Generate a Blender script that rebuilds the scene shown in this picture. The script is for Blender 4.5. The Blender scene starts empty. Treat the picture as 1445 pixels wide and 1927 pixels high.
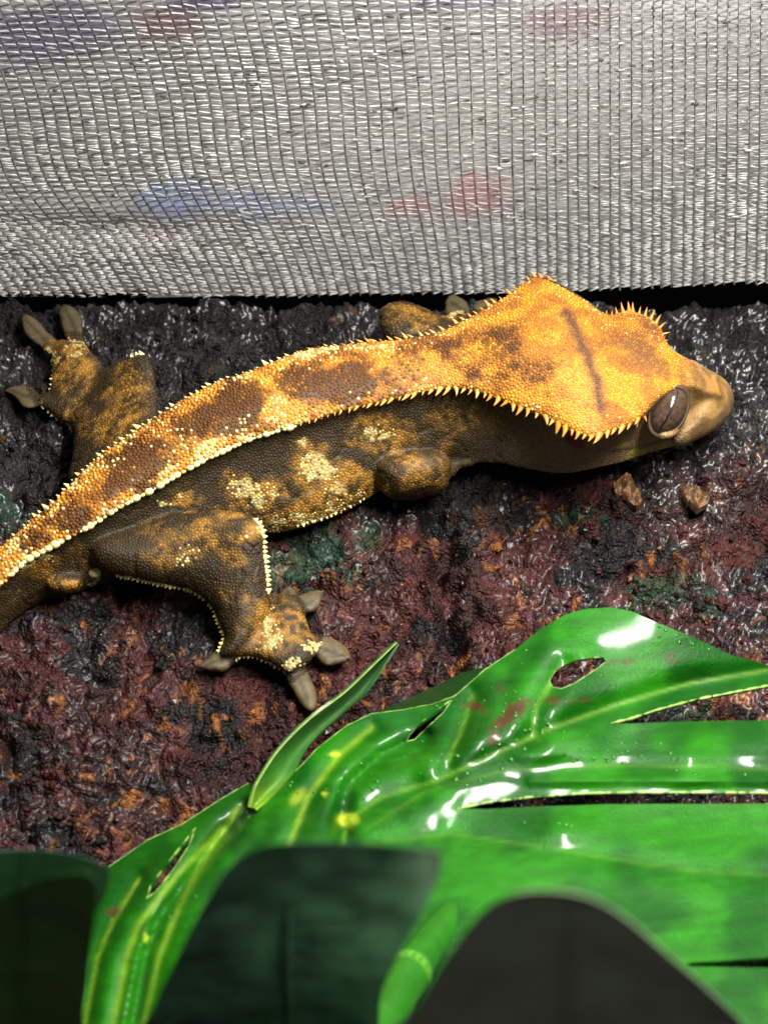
import bpy, bmesh, math, random
import numpy as np
from mathutils import Vector, Matrix
from mathutils.geometry import delaunay_2d_cdt

random.seed(7); rng = np.random.default_rng(7)
sc = bpy.context.scene
COL = sc.collection

# ------------------------------------------------------------------ camera, world, lamps, exposure
PW, PH = 1445.0, 1927.0
S = 7.6e-5                     # metres per photo pixel on the focus plane
D = 0.21; PITCH = math.radians(50)
F = D / S
CAM = np.array([0.0, -D*math.cos(PITCH), D*math.sin(PITCH)])
FW = np.array([0.0, math.cos(PITCH), -math.sin(PITCH)])
RT = np.array([1.0, 0.0, 0.0])
UP = np.array([0.0, math.sin(PITCH), math.cos(PITCH)])

cd = bpy.data.cameras.new('camera'); cam = bpy.data.objects.new('camera', cd); COL.objects.link(cam)
cam.location = CAM; cam.rotation_euler = (math.pi/2 - PITCH, 0, 0)
cd.sensor_fit = 'HORIZONTAL'; cd.sensor_width = 36; cd.lens = 36*F/PW
cd.clip_start = 0.005; cd.clip_end = 10
cd.dof.use_dof = True; cd.dof.focus_distance = 0.203; cd.dof.aperture_fstop = 52
sc.camera = cam

world = bpy.data.worlds.new('World'); sc.world = world; world.use_nodes = True
bg = world.node_tree.nodes['Background']
bg.inputs['Color'].default_value = (0.95, 1.0, 0.97, 1); bg.inputs['Strength'].default_value = 0.042

def area_lamp(name, loc, target, sx, sy, watts, col):
    l = bpy.data.lights.new(name, 'AREA'); l.shape = 'RECTANGLE'; l.size = sx; l.size_y = sy
    l.energy = watts; l.color = col
    o = bpy.data.objects.new(name, l); COL.objects.link(o); o.location = loc
    o.rotation_euler = (Vector(target) - Vector(loc)).to_track_quat('-Z', 'Y').to_euler()
    return o
area_lamp('terrarium_lamp', (0.058, 0.000, 0.18), (0.020, 0.0, 0), 0.15, 0.030, 1.45, (1.0, 0.97, 0.91))
area_lamp('mesh_backlight', (0.02, 0.17, 0.13), (0.0, 0.045, 0.03), 0.16, 0.12, 0.080, (1.0, 0.98, 0.95))  # added lamp behind the cloth, brightens mesh and lining from the back

sc.view_settings.view_transform = 'Standard'; sc.view_settings.look = 'None'
sc.view_settings.exposure = 0.0; sc.view_settings.gamma = 1.0

# ------------------------------------------------------------------ helpers
def dirs(px, py):
    px = np.asarray(px, float); py = np.asarray(py, float)
    return FW + ((px-PW/2)/F)[..., None]*RT + ((PH/2-py)/F)[..., None]*UP
def at_z(px, py, z):
    d = dirs(px, py); z = np.asarray(z, float)
    t = (z - CAM[2]) / d[..., 2]
    return CAM + d*t[..., None]
def at_y(px, py, y):
    d = dirs(px, py); t = (np.asarray(y, float) - CAM[1]) / d[..., 1]
    return CAM + d*t[..., None]
def to_px(P):
    q = np.asarray(P, float) - CAM
    w = q @ FW
    return PW/2 + F*(q @ RT)/w, PH/2 - F*(q @ UP)/w

def _h(ix, iy, iz, seed):
    n = (ix.astype(np.int64)*374761393 + iy.astype(np.int64)*668265263 + iz.astype(np.int64)*1274126177 + seed*974634533) & 0xffffffff
    n = ((n ^ (n >> 13))*1274126177) & 0xffffffff
    n = ((n ^ (n >> 16))*2246822519) & 0xffffffff
    n = n ^ (n >> 15)
    return (n & 0xffffff)/float(0xffffff)
def vnoise(p, seed=0):
    p = np.asarray(p, float)
    if p.shape[-1] == 2: p = np.concatenate([p, np.zeros(p.shape[:-1]+(1,))], -1); flat = True
    else: flat = False
    i = np.floor(p).astype(np.int64); f = p - i; f = f*f*(3-2*f)
    out = 0
    for dx in (0, 1):
        wx = f[..., 0] if dx else 1-f[..., 0]
        for dy in (0, 1):
            wy = f[..., 1] if dy else 1-f[..., 1]
            for dz in ((0,) if flat else (0, 1)):
                wz = 1 if flat else (f[..., 2] if dz else 1-f[..., 2])
                out = out + wx*wy*wz*_h(i[..., 0]+dx, i[..., 1]+dy, i[..., 2]+dz, seed)
    return out
def fbm(p, o=4, seed=0, gain=0.5):
    p = np.asarray(p, float); a = 1.0; s = 0; t = 0
    for k in range(o):
        s = s + a*vnoise(p*(2.03**k) + 17.3*k, seed+k); t += a; a *= gain
    return s/t
def worley(p, seed=0):
    p = np.asarray(p, float); i = np.floor(p).astype(np.int64)
    f1 = np.full(p.shape[0], 9.0); f2 = np.full(p.shape[0], 9.0); cid = np.zeros(p.shape[0])
    z0 = np.zeros(p.shape[0], np.int64)
    for dx in (-1, 0, 1):
        for dy in (-1, 0, 1):
            cx = i[:, 0]+dx; cy = i[:, 1]+dy
            ax = cx + _h(cx, cy, z0, seed); ay = cy + _h(cx, cy, z0+1, seed)
            d = np.hypot(ax-p[:, 0], ay-p[:, 1])
            nearer = d < f1
            f2 = np.where(nearer, f1, np.minimum(f2, d))
            cid = np.where(nearer, _h(cx, cy, z0+2, seed), cid)
            f1 = np.where(nearer, d, f1)
    return f1, f2, cid
def sstep(a, b, x):
    t = np.clip((x-a)/(b-a), 0, 1); return t*t*(3-2*t)
def mix(a, b, t):
    t = np.asarray(t)[..., None]; return np.asarray(a)*(1-t) + np.asarray(b)*t
def cr(pts, n):
    """Catmull-Rom resample of an (k,m) array to n points"""
    P = np.asarray(pts, float); k = len(P)
    Q = np.vstack([2*P[0]-P[1], P, 2*P[-1]-P[-2]])
    u = np.linspace(0, k-1, n); i = np.minimum(u.astype(int), k-2); t = (u-i)[:, None]
    a, b, c, d = Q[i], Q[i+1], Q[i+2], Q[i+3]
    return 0.5*((2*b) + (c-a)*t + (2*a-5*b+4*c-d)*t**2 + (-a+3*b-3*c+d)*t**3)
def seg_dist(px, py, line):
    """distance from points to a polyline, all in pixels"""
    L = np.asarray(line, float); best = np.full(np.shape(px), 1e9)
    for a, b in zip(L[:-1], L[1:]):
        v = b-a; t = np.clip(((px-a[0])*v[0]+(py-a[1])*v[1])/(v@v+1e-12), 0, 1)
        best = np.minimum(best, np.hypot(px-a[0]-t*v[0], py-a[1]-t*v[1]))
    return best
def inside(px, py, poly):
    poly = np.asarray(poly, float); r = np.zeros(np.shape(px), bool)
    x0, y0 = poly[-1]
    for x1, y1 in poly:
        c = ((y1 > py) != (y0 > py)) & (px < (x0-x1)*(py-y1)/((y0-y1) if y0 != y1 else 1e-9)+x1)
        r ^= c; x0, y0 = x1, y1
    return r
def thin_plate(ctrl):
    """smooth height field z(px,py) through control points"""
    C = np.asarray(ctrl, float); X = C[:, :2]/1000.0; n = len(X)
    def U(r2): return np.where(r2 > 0, r2*np.log(r2+1e-12), 0)
    K = U(((X[:, None]-X[None])**2).sum(-1)) + np.eye(n)*0.004
    P = np.hstack([np.ones((n, 1)), X])
    A = np.vstack([np.hstack([K, P]), np.hstack([P.T, np.zeros((3, 3))])])
    w = np.linalg.solve(A, np.concatenate([C[:, 2], np.zeros(3)]))
    def f(px, py):
        q = np.stack([np.asarray(px, float), np.asarray(py, float)], -1)/1000.0
        r2 = ((q[..., None, :]-X)**2).sum(-1)
        return U(r2) @ w[:n] + w[n] + q @ w[n+1:]
    return f

def new_mesh(name, V, faces, smooth=True):
    me = bpy.data.meshes.new(name)
    V = np.ascontiguousarray(V, dtype=np.float32)
    if isinstance(faces, np.ndarray):
        k = faces.shape[1]; nf = len(faces)
        me.vertices.add(len(V)); me.vertices.foreach_set('co', V.ravel())
        me.loops.add(nf*k); me.loops.foreach_set('vertex_index', faces.astype(np.int32).ravel())
        me.polygons.add(nf); me.polygons.foreach_set('loop_start', np.arange(0, nf*k, k, dtype=np.int32))
        me.update(calc_edges=True)
    else:
        me.from_pydata([tuple(map(float, v)) for v in V], [], [tuple(int(i) for i in f) for f in faces])
        me.update()
    me.polygons.foreach_set('use_smooth', np.full(len(me.polygons), smooth))
    return me
def link(name, me, mat=None, parent=None):
    o = bpy.data.objects.new(name, me); COL.objects.link(o)
    if mat is not None and me is not None and not me.materials: me.materials.append(mat)
    if parent is not None: o.parent = parent
    return o
def tag(o, label=None, cat=None, group=None, kind=None):
    if label: o['label'] = label
    if cat: o['category'] = cat
    if group: o['group'] = group
    if kind: o['kind'] = kind
    return o
def empty(name, loc=(0, 0, 0)):
    o = bpy.data.objects.new(name, None); COL.objects.link(o); o.location = loc; o.empty_display_size = 0.005
    return o
def set_col(me, rgb, name='Col'):
    a = me.color_attributes.new(name, 'FLOAT_COLOR', 'POINT')
    c = np.ones((len(rgb), 4), np.float32); c[:, :3] = rgb; a.data.foreach_set('color', c.ravel())
def set_val(me, v, name):
    a = me.attributes.new(name, 'FLOAT', 'POINT'); a.data.foreach_set('value', np.ascontiguousarray(v, np.float32))
def tube(path, rad, sides=6, closed=False, caps=True):
    P = np.asarray(path, float); n = len(P); rad = np.broadcast_to(np.asarray(rad, float), (n,))
    T = np.gradient(P, axis=0) if not closed else np.roll(P, -1, 0)-np.roll(P, 1, 0)
    T /= np.linalg.norm(T, axis=1)[:, None]+1e-15
    ref = np.tile(np.array([0.13, 0.31, 0.94]), (n, 1))
    A = np.cross(T, ref); A /= np.linalg.norm(A, axis=1)[:, None]+1e-15; B = np.cross(T, A)
    th = np.linspace(0, 2*np.pi, sides, endpoint=False)
    V = (P[:, None] + rad[:, None, None]*(np.cos(th)[None, :, None]*A[:, None] + np.sin(th)[None, :, None]*B[:, None])).reshape(-1, 3)
    i = np.arange(n if closed else n-1)[:, None]*sides; j = np.arange(sides)[None]; j2 = (j+1) % sides
    i2 = ((np.arange(n if closed else n-1)+1) % n)[:, None]*sides
    Fq = np.stack([i+j, i2+j, i2+j2, i+j2], -1).reshape(-1, 4)
    return V, Fq
class Bag:
    def __init__(s): s.V = []; s.F = []; s.n = 0
    def add(s, V, Fq):
        s.V.append(np.asarray(V)); s.F.append(np.asarray(Fq)+s.n); s.n += len(V)
    def mesh(s, name, smooth=True): return new_mesh(name, np.vstack(s.V), np.vstack(s.F), smooth)

def tri_poly(outer, holes=(), step=10.0):
    """triangulate a pixel outline (with holes), returning points, triangles and boundary flags"""
    pts = []; edges = []; loops = [np.asarray(outer, float)] + [np.asarray(h, float) for h in holes]
    for L in loops:
        Q = []
        for a, b in zip(L, np.roll(L, -1, 0)):
            m = max(1, int(np.hypot(*(b-a))/step))
            for k in range(m): Q.append(a+(b-a)*k/m)
        b0 = len(pts); pts += Q
        edges += [(b0+k, b0+(k+1) % len(Q)) for k in range(len(Q))]
    nb = len(pts)
    o = loops[0]; lo = o.min(0); hi = o.max(0)
    gx, gy = np.meshgrid(np.arange(lo[0], hi[0], step), np.arange(lo[1], hi[1], step*0.87))
    gx = gx + (np.arange(gx.shape[0]) % 2)[:, None]*step/2
    gx = gx.ravel(); gy = gy.ravel()
    ok = inside(gx, gy, o)
    for h in loops[1:]: ok &= ~inside(gx, gy, h)
    bd = np.full(gx.shape, 1e9)
    for L in loops: bd = np.minimum(bd, seg_dist(gx, gy, np.vstack([L, L[:1]])))
    ok &= bd > step*0.45
    pts += list(np.stack([gx[ok], gy[ok]], -1))
    vo, _, fo, ov, *_ = delaunay_2d_cdt([Vector((float(p[0]), float(p[1]))) for p in pts], edges, [], 0, 1e-4)
    V = np.array([(v.x, v.y) for v in vo]); T = np.array([f[:3] for f in fo if len(f) == 3])
    c = V[T].mean(1); keep = inside(c[:, 0], c[:, 1], o)
    for h in loops[1:]: keep &= ~inside(c[:, 0], c[:, 1], h)
    T = T[keep]
    d = np.full(len(V), 1e9)
    for L in loops: d = np.minimum(d, seg_dist(V[:, 0], V[:, 1], np.vstack([L, L[:1]])))
    return V, T, d
def sharp(me, deg=40):
    me.set_sharp_from_angle(angle=math.radians(deg)); return me
def sheet(V, T, P, N, thick):
    """closed thin sheet: front P, back P-N*thick"""
    n = len(P)
    e = {}
    for t in T:
        for a, b in ((t[0], t[1]), (t[1], t[2]), (t[2], t[0])):
            e[(a, b)] = 1
    side = []
    for (a, b) in e:
        if (b, a) not in e: side.append((b, a, a+n)); side.append((b, a+n, b+n))
    Fq = np.vstack([T, T[:, ::-1]+n, np.array(side)])
    return np.vstack([P, P-N*thick]), Fq
def tri_normals(P, T):
    n = np.cross(P[T[:, 1]]-P[T[:, 0]], P[T[:, 2]]-P[T[:, 0]])
    N = np.zeros_like(P)
    for k in range(3): np.add.at(N, T[:, k], n)
    return N/(np.linalg.norm(N, axis=1)[:, None]+1e-15)

# ------------------------------------------------------------------ materials
def mat_new(name):
    m = bpy.data.materials.new(name); m.use_nodes = True
    nt = m.node_tree; b = nt.nodes['Principled BSDF']; return m, nt, b
def nd(nt, t, **kw):
    n = nt.nodes.new(t)
    for k, v in kw.items(): setattr(n, k, v)
    return n
def noise_node(nt, scale, detail=4, rough=0.6):
    tc = nd(nt, 'ShaderNodeNewGeometry'); n = nd(nt, 'ShaderNodeTexNoise')
    n.inputs['Scale'].default_value = scale; n.inputs['Detail'].default_value = detail; n.inputs['Roughness'].default_value = rough
    nt.links.new(tc.outputs['Position'], n.inputs['Vector']); return n
def attr_mat(name, rough=(0.35, 0.55), bump=None, spec=0.5, noise=900, colvar=0.25, coat=0.0, sss=0.0, transl=0.0, wet=False, coat_rough=0.1, vor=None):
    """vertex-colour material with noise variation, roughness breakup and fine bump"""
    m, nt, b = mat_new(name)
    at = nd(nt, 'ShaderNodeAttribute'); at.attribute_name = 'Col'
    n = noise_node(nt, noise)
    mr = nd(nt, 'ShaderNodeMapRange'); mr.inputs[1].default_value = 0.3; mr.inputs[2].default_value = 0.7
    mr.inputs[3].default_value = 1-colvar; mr.inputs[4].default_value = 1+colvar
    nt.links.new(n.outputs['Fac'], mr.inputs[0])
    mx = nd(nt, 'ShaderNodeMix', data_type='RGBA', blend_type='MULTIPLY'); mx.inputs['Factor'].default_value = 1
    cm = nd(nt, 'ShaderNodeCombineColor')
    for k in range(3): nt.links.new(mr.outputs[0], cm.inputs[k])
    nt.links.new(at.outputs['Color'], mx.inputs['A']); nt.links.new(cm.outputs[0], mx.inputs['B'])
    nt.links.new(mx.outputs['Result'], b.inputs['Base Color'])
    rr = nd(nt, 'ShaderNodeMapRange'); rr.inputs[1].default_value = 0.3; rr.inputs[2].default_value = 0.7
    rr.inputs[3].default_value = rough[0]; rr.inputs[4].default_value = rough[1]
    n2 = noise_node(nt, noise*0.37, 3); nt.links.new(n2.outputs['Fac'], rr.inputs[0]); nt.links.new(rr.outputs[0], b.inputs['Roughness'])
    b.inputs['Specular IOR Level'].default_value = spec
    if coat: b.inputs['Coat Weight'].default_value = coat; b.inputs['Coat Roughness'].default_value = coat_rough
    if wet:
        wa = nd(nt, 'ShaderNodeAttribute'); wa.attribute_name = 'wet'
        nt.links.new(wa.outputs['Fac'], b.inputs['Coat Weight'])
    if sss:
        b.inputs['Subsurface Weight'].default_value = sss; b.inputs['Subsurface Radius'].default_value = (0.0008, 0.0004, 0.0002); b.inputs['Subsurface Scale'].default_value = 1.0
    if bump:
        prev = None
        for sc_, st, dist in bump:
            nn = noise_node(nt, sc_, 5, 0.65); bp = nd(nt, 'ShaderNodeBump'); bp.inputs['Strength'].default_value = st; bp.inputs['Distance'].default_value = dist
            nt.links.new(nn.outputs['Fac'], bp.inputs['Height'])
            if prev: nt.links.new(prev.outputs[0], bp.inputs['Normal'])
            prev = bp
        if vor:
            vg = nd(nt, 'ShaderNodeNewGeometry'); vn = nd(nt, 'ShaderNodeTexVoronoi'); vn.inputs['Scale'].default_value = vor[0]
            vn.inputs['Randomness'].default_value = 1.0
            nt.links.new(vg.outputs['Position'], vn.inputs['Vector'])
            bp = nd(nt, 'ShaderNodeBump'); bp.invert = True; bp.inputs['Strength'].default_value = vor[1]; bp.inputs['Distance'].default_value = vor[2]
            nt.links.new(vn.outputs['Distance'], bp.inputs['Height']); nt.links.new(prev.outputs[0], bp.inputs['Normal']); prev = bp
        nt.links.new(prev.outputs[0], b.inputs['Normal'])
    if transl:
        tr = nd(nt, 'ShaderNodeBsdfTranslucent'); nt.links.new(mx.outputs['Result'], tr.inputs['Color'])
        ms = nd(nt, 'ShaderNodeMixShader'); ms.inputs[0].default_value = transl
        out = nt.nodes['Material Output']
        nt.links.new(b.outputs[0], ms.inputs[1]); nt.links.new(tr.outputs[0], ms.inputs[2]); nt.links.new(ms.outputs[0], out.inputs['Surface'])
    return m
def plain_mat(name, rgb, rough=0.5, noise=800, var=0.25, bump=0.0, spec=0.5, transl=0.0):
    m, nt, b = mat_new(name)
    n = noise_node(nt, noise); r = nd(nt, 'ShaderNodeValToRGB')
    c = np.array(rgb)
    r.color_ramp.elements[0].position = 0.3; r.color_ramp.elements[1].position = 0.7
    r.color_ramp.elements[0].color = (*np.clip(c*(1-var), 0, 1), 1); r.color_ramp.elements[1].color = (*np.clip(c*(1+var), 0, 1), 1)
    nt.links.new(n.outputs['Fac'], r.inputs[0]); nt.links.new(r.outputs[0], b.inputs['Base Color'])
    b.inputs['Roughness'].default_value = rough; b.inputs['Specular IOR Level'].default_value = spec
    if bump:
        bp = nd(nt, 'ShaderNodeBump'); bp.inputs['Strength'].default_value = bump; bp.inputs['Distance'].default_value = 0.0002
        nt.links.new(n.outputs['Fac'], bp.inputs['Height']); nt.links.new(bp.outputs[0], b.inputs['Normal'])
    return m

M_BARK = attr_mat('wet_bark', rough=(0.3, 0.7), bump=[(1500, 0.45, 0.0008), (4200, 0.35, 0.0003)], vor=(2100, 0.75, 0.0005), noise=1400, colvar=0.6, spec=0.2, coat=0.9, wet=True, coat_rough=0.34)
M_SKIN = attr_mat('gecko_skin', rough=(0.45, 0.65), bump=[(5200, 0.5, 0.00012)], noise=2500, colvar=0.18, spec=0.35)
M_SCALE = attr_mat('gecko_scales', rough=(0.38, 0.6), noise=3000, colvar=0.12, spec=0.25)
M_SPIKE = attr_mat('crest_horn', rough=(0.35, 0.55), noise=2500, colvar=0.15, spec=0.4, sss=0.0)
M_LEAF = attr_mat('glossy_leaf', rough=(0.28, 0.42), bump=[(700, 0.10, 0.0004), (2600, 0.75, 0.00018)], noise=350, colvar=0.15, spec=0.18, transl=0.10, coat=0.36, coat_rough=0.15)
M_RIM = plain_mat('leaf_rim', (0.20, 0.30, 0.06), 0.5)
M_VEIN = plain_mat('leaf_vein', (0.07, 0.22, 0.02), 0.3)
M_STEM = plain_mat('green_stem', (0.014, 0.10, 0.006), 0.3, noise=300)
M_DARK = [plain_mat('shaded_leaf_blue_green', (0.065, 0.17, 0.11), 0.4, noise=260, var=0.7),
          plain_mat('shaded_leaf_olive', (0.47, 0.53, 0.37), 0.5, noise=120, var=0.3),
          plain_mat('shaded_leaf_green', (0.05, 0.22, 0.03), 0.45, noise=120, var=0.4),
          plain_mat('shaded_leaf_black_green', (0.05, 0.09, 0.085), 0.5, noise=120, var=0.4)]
M_THREAD = plain_mat('pale_plastic_thread', (0.72, 0.71, 0.66), 0.35, noise=900, var=0.5)
M_PILLAR = plain_mat('grey_pillar_thread', (0.24, 0.225, 0.20), 0.45, noise=500, var=0.5)
M_EYE = plain_mat('eye_iris', (0.055, 0.033, 0.021), 0.10, noise=1500, var=0.55, spec=0.6)
M_BLACK = plain_mat('black', (0.004, 0.0035, 0.0035), 0.4)
M_VOID = plain_mat('dark_recess', (0.002, 0.002, 0.002), 0.9, spec=0.0)
M_LID = plain_mat('eyelid', (0.05, 0.028, 0.012), 0.5, noise=2500)

# ------------------------------------------------------------------ bark ground
edge_y = float(at_z(722, 572, 0.0)[1])
nx, ny = 900, 700
gx = np.linspace(-0.115, 0.115, nx); gy = np.linspace(-0.125, edge_y+0.006, ny)
X, Y = np.meshgrid(gx, gy); xy = np.stack([X.ravel(), Y.ravel()], -1)
warp = np.stack([fbm(xy*260, 3, 3), fbm(xy*260, 3, 9)], -1) - 0.5
q = xy + warp*0.004
def lumps(q, s, seed):
    f1, f2, c = worley(q*s, seed); return np.clip(1-f1*1.15, 0, 1)*(0.4+0.6*c), f2-f1, c
L1, e1, c1 = lumps(q*[1, 1], 110, 1)
L2, e2, c2 = lumps(q, 260, 2)
L3, e3, c3 = lumps(q, 620, 4)
Z = (fbm(xy*45, 3, 20)-0.5)*0.005 + L1*0.0026 + L2*0.0021 + L3*0.0013 - 0.0022
Z += (np.abs(fbm(q*700, 4, 31)-0.5)*2)*0.0013 + (np.abs(fbm(q*1900, 3, 33)-0.5)*2)*0.0006
Z -= (1-sstep(0.0, 0.12, e1))*0.0011*sstep(0.45, 0.6, fbm(xy*90, 2, 41))
bpx, bpy_ = to_px(np.column_stack([xy, np.zeros(len(xy))]))
crack = seg_dist(bpx+(fbm(xy*300, 3, 55)-0.5)*60, bpy_, [(815, 930), (835, 1060), (860, 1180), (850, 1260)])
Z -= 0.0050*np.exp(-(crack/24)**2)
Z *= 1 - 0.0*Z
edge_n = edge_y + (fbm(np.column_stack([xy[:, 0]*140, xy[:, 0]*0]), 3, 60)-0.5)*0.0016 - 0.0006 + 0.0014*sstep(-0.030, -0.042, xy[:, 0])
drop = sstep(0, 0.0022, xy[:, 1]-edge_n)
Z = Z*(1-drop) - drop*0.02
V = np.column_stack([xy[:, 0]+warp[:, 0]*0.0006, xy[:, 1]+warp[:, 1]*0.0006, Z])
# colour of the cork itself: charcoal crumbs, wine-red grains, orange fibres, green algae
nA = fbm(xy*70, 3, 70); nB = fbm(q*300, 3, 71); nC = fbm(q*np.array([900, 500]), 3, 72)
black = np.array([0.007, 0.006, 0.006]); grey = np.array([0.017, 0.016, 0.0155]); red = np.array([0.042, 0.0105, 0.0085]); red2 = np.array([0.020, 0.007, 0.0065]); org = np.array([0.17, 0.060, 0.015])
low = sstep(840, 1010, bpy_ + (nA-0.5)*260 + np.clip(700-bpx, 0, 400)*-0.15)
C = mix(black, grey, sstep(0.48, 0.66, nB)*(0.5+0.5*c2))
Cr = mix(red2, red, sstep(0.4, 0.62, nB)); Cr = mix(Cr, black, sstep(0.56, 0.66, fbm(q*150, 3, 77)))
C = mix(C, Cr, np.clip(low*sstep(0.30, 0.48, fbm(q*110, 3, 78)+0.08), 0, 1))
ofac = 0.8*sstep(0.62, 0.70, nC)*sstep(0.53, 0.62, fbm(xy*120, 3, 79))*(0.25+0.75*low)
C = mix(C, org*(0.6+0.8*c3[:, None]), np.clip(ofac, 0, 1))
green = np.zeros(len(xy))
for (x, y, rx, ry) in [(600, 1040, 85, 70), (690, 1010, 60, 35), (1240, 1105, 75, 40), (1330, 1130, 30, 45), (10, 965, 38, 50), (540, 1065, 40, 60), (1100, 960, 50, 25), (1300, 1340, 70, 22)]:
    d = np.hypot((bpx-x)/rx, (bpy_-y)/ry); green = np.maximum(green, sstep(1.0, 0.55, d+(fbm(q*420, 3, 81)-0.5)*1.5))
C = mix(C, mix(np.array([0.006, 0.030, 0.020]), np.array([0.012, 0.055, 0.018]), nB), green*0.55)
pinkd = sstep(0.69, 0.72, fbm(q*260, 2, 83))
C = mix(C, np.array([0.09, 0.028, 0.03]), pinkd*0.4*low)
idx = np.arange(nx*ny).reshape(ny, nx)
Fq = np.stack([idx[:-1, :-1], idx[:-1, 1:], idx[1:, 1:], idx[1:, :-1]], -1).reshape(-1, 4)
wet = sstep(0.36, 0.60, fbm(xy*np.array([95, 130]), 3, 85)+0.12*sstep(900, 1250, bpx)*(1-low))*(0.30+0.70*np.clip(1-low, 0, 1)+0.35*sstep(700, 1300, bpx)*low)
wet = np.clip(wet*sstep(0.35, 0.6, fbm(xy*420, 2, 86)+0.1), 0, 1)
me = new_mesh('bark_ground', V, Fq); set_col(me, C); set_val(me, wet, 'wet')
bark = tag(link('bark_ground', me, M_BARK), 'wet dark red-brown cork bark surface the gecko lies on', kind='structure')
def bark_z(x, y):
    i = np.clip(np.searchsorted(gx, x), 0, nx-1); j = np.clip(np.searchsorted(gy, y), 0, ny-1)
    return V_bark[j, i, 2]
V_bark = V.reshape(ny, nx, 3)

# crumbs of cork lying in the surface, too many to count
def ico(sub=1):
    bm = bmesh.new(); bmesh.ops.create_icosphere(bm, subdivisions=sub, radius=1); bm.verts.ensure_lookup_table()
    v = np.array([x.co[:] for x in bm.verts]); f = np.array([[x.index for x in p.verts] for p in bm.faces]); bm.free(); return v, f
iv, jf = ico(2)
nc = 3600
cx = rng.uniform(-0.085, 0.085, nc); cy = rng.uniform(-0.09, edge_y-0.001, nc)
bag = Bag(); cc = []
pxc, pyc = to_px(np.column_stack([cx, cy, np.zeros(nc)]))
for k in range(nc):
    r = 0.00020 + 0.0007*rng.random()**3
    s = r*rng.uniform(0.55, 1.3, 3)
    w = iv*(0.35+1.3*vnoise(iv*2.3+k*3.1, 5))[:, None]
    a = rng.random()*6.28; R = np.array([[math.cos(a), -math.sin(a), 0], [math.sin(a), math.cos(a), 0], [0, 0, 1]])
    bag.add((w*s) @ R.T + [cx[k], cy[k], bark_z(cx[k], cy[k])-r*0.15], jf)
    if r > 0.0003 and ((pxc[k] < 180 and pyc[k] < 810) or (355 < pxc[k] < 680 and 1085 < pyc[k] < 1350)): r = 0.0002; bag.V[-1] = bag.V[-1]*0 + [cx[k], cy[k], -0.004] + iv*r
    lowk = pyc[k] > 900 + rng.normal()*70
    base = (org*rng.uniform(0.3, 1.0) if rng.random() < 0.16 else red*rng.uniform(0.5, 1.3)) if lowk else (grey*rng.uniform(0.2, 1.2))
    if rng.random() < 0.2: base = black
    cc.append(np.tile(base, (len(iv), 1)))
me = bag.mesh('bark_crumbs', False); set_col(me, np.vstack(cc)); set_val(me, np.repeat(rng.random(nc)**2*0.7, len(iv)), 'wet')
tag(link('bark_crumbs', me, M_BARK, bark), kind='stuff')

# ------------------------------------------------------------------ the void behind the ledge and the mesh wall
def quad(name, pts, mat): return link(name, new_mesh(name, np.array(pts), np.array([[0, 1, 2, 3]]), False), mat)
yb = edge_y + 0.05
tag(quad('dark_gap_sheet', [(-0.4, yb, -0.1), (0.4, yb, -0.1), (0.4, yb, 0.012), (-0.4, yb, 0.012)], M_VOID), 'black sheet standing for the unlit gap below the mesh', kind='structure')  # black sheet put in for the unlit gap under the mesh edge

def mesh_bottom(px): return np.interp(px, [-300, 0, 300, 700, 1050, 1445, 1700], [574, 570, 562, 553, 548, 530, 522])
def wall_point(px, py, off=0.0):
    px = np.asarray(px, float); py = np.asarray(py, float)
    sag = 0.0022*np.sin(px/210.0+py/140.0) + 0.003*np.exp(-(((px-230)/260)**2+((py-415)/40)**2)) + (fbm(np.stack([px, py], -1)/60, 2, 90)-0.5)*0.0012
    up = np.clip((560-py)/560, -0.2, 1.4)
    return at_y(px, py, edge_y + 0.0065 - 0.012*up**1.5 + sag + off)
def col_x(xb, py):
    sl = 0.83 - 0.00082*xb; sl = np.where(sl > 0.02, sl, 0.02+(sl-0.02)*0.12)
    h = mesh_bottom(xb) - py
    return xb - sl*h*(0.80+0.35*np.exp(-((h-190)/130)**2))
xbs = np.arange(-420, 1960, 19.6)
xbs = xbs + rng.normal(0, 0.9, len(xbs))
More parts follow.
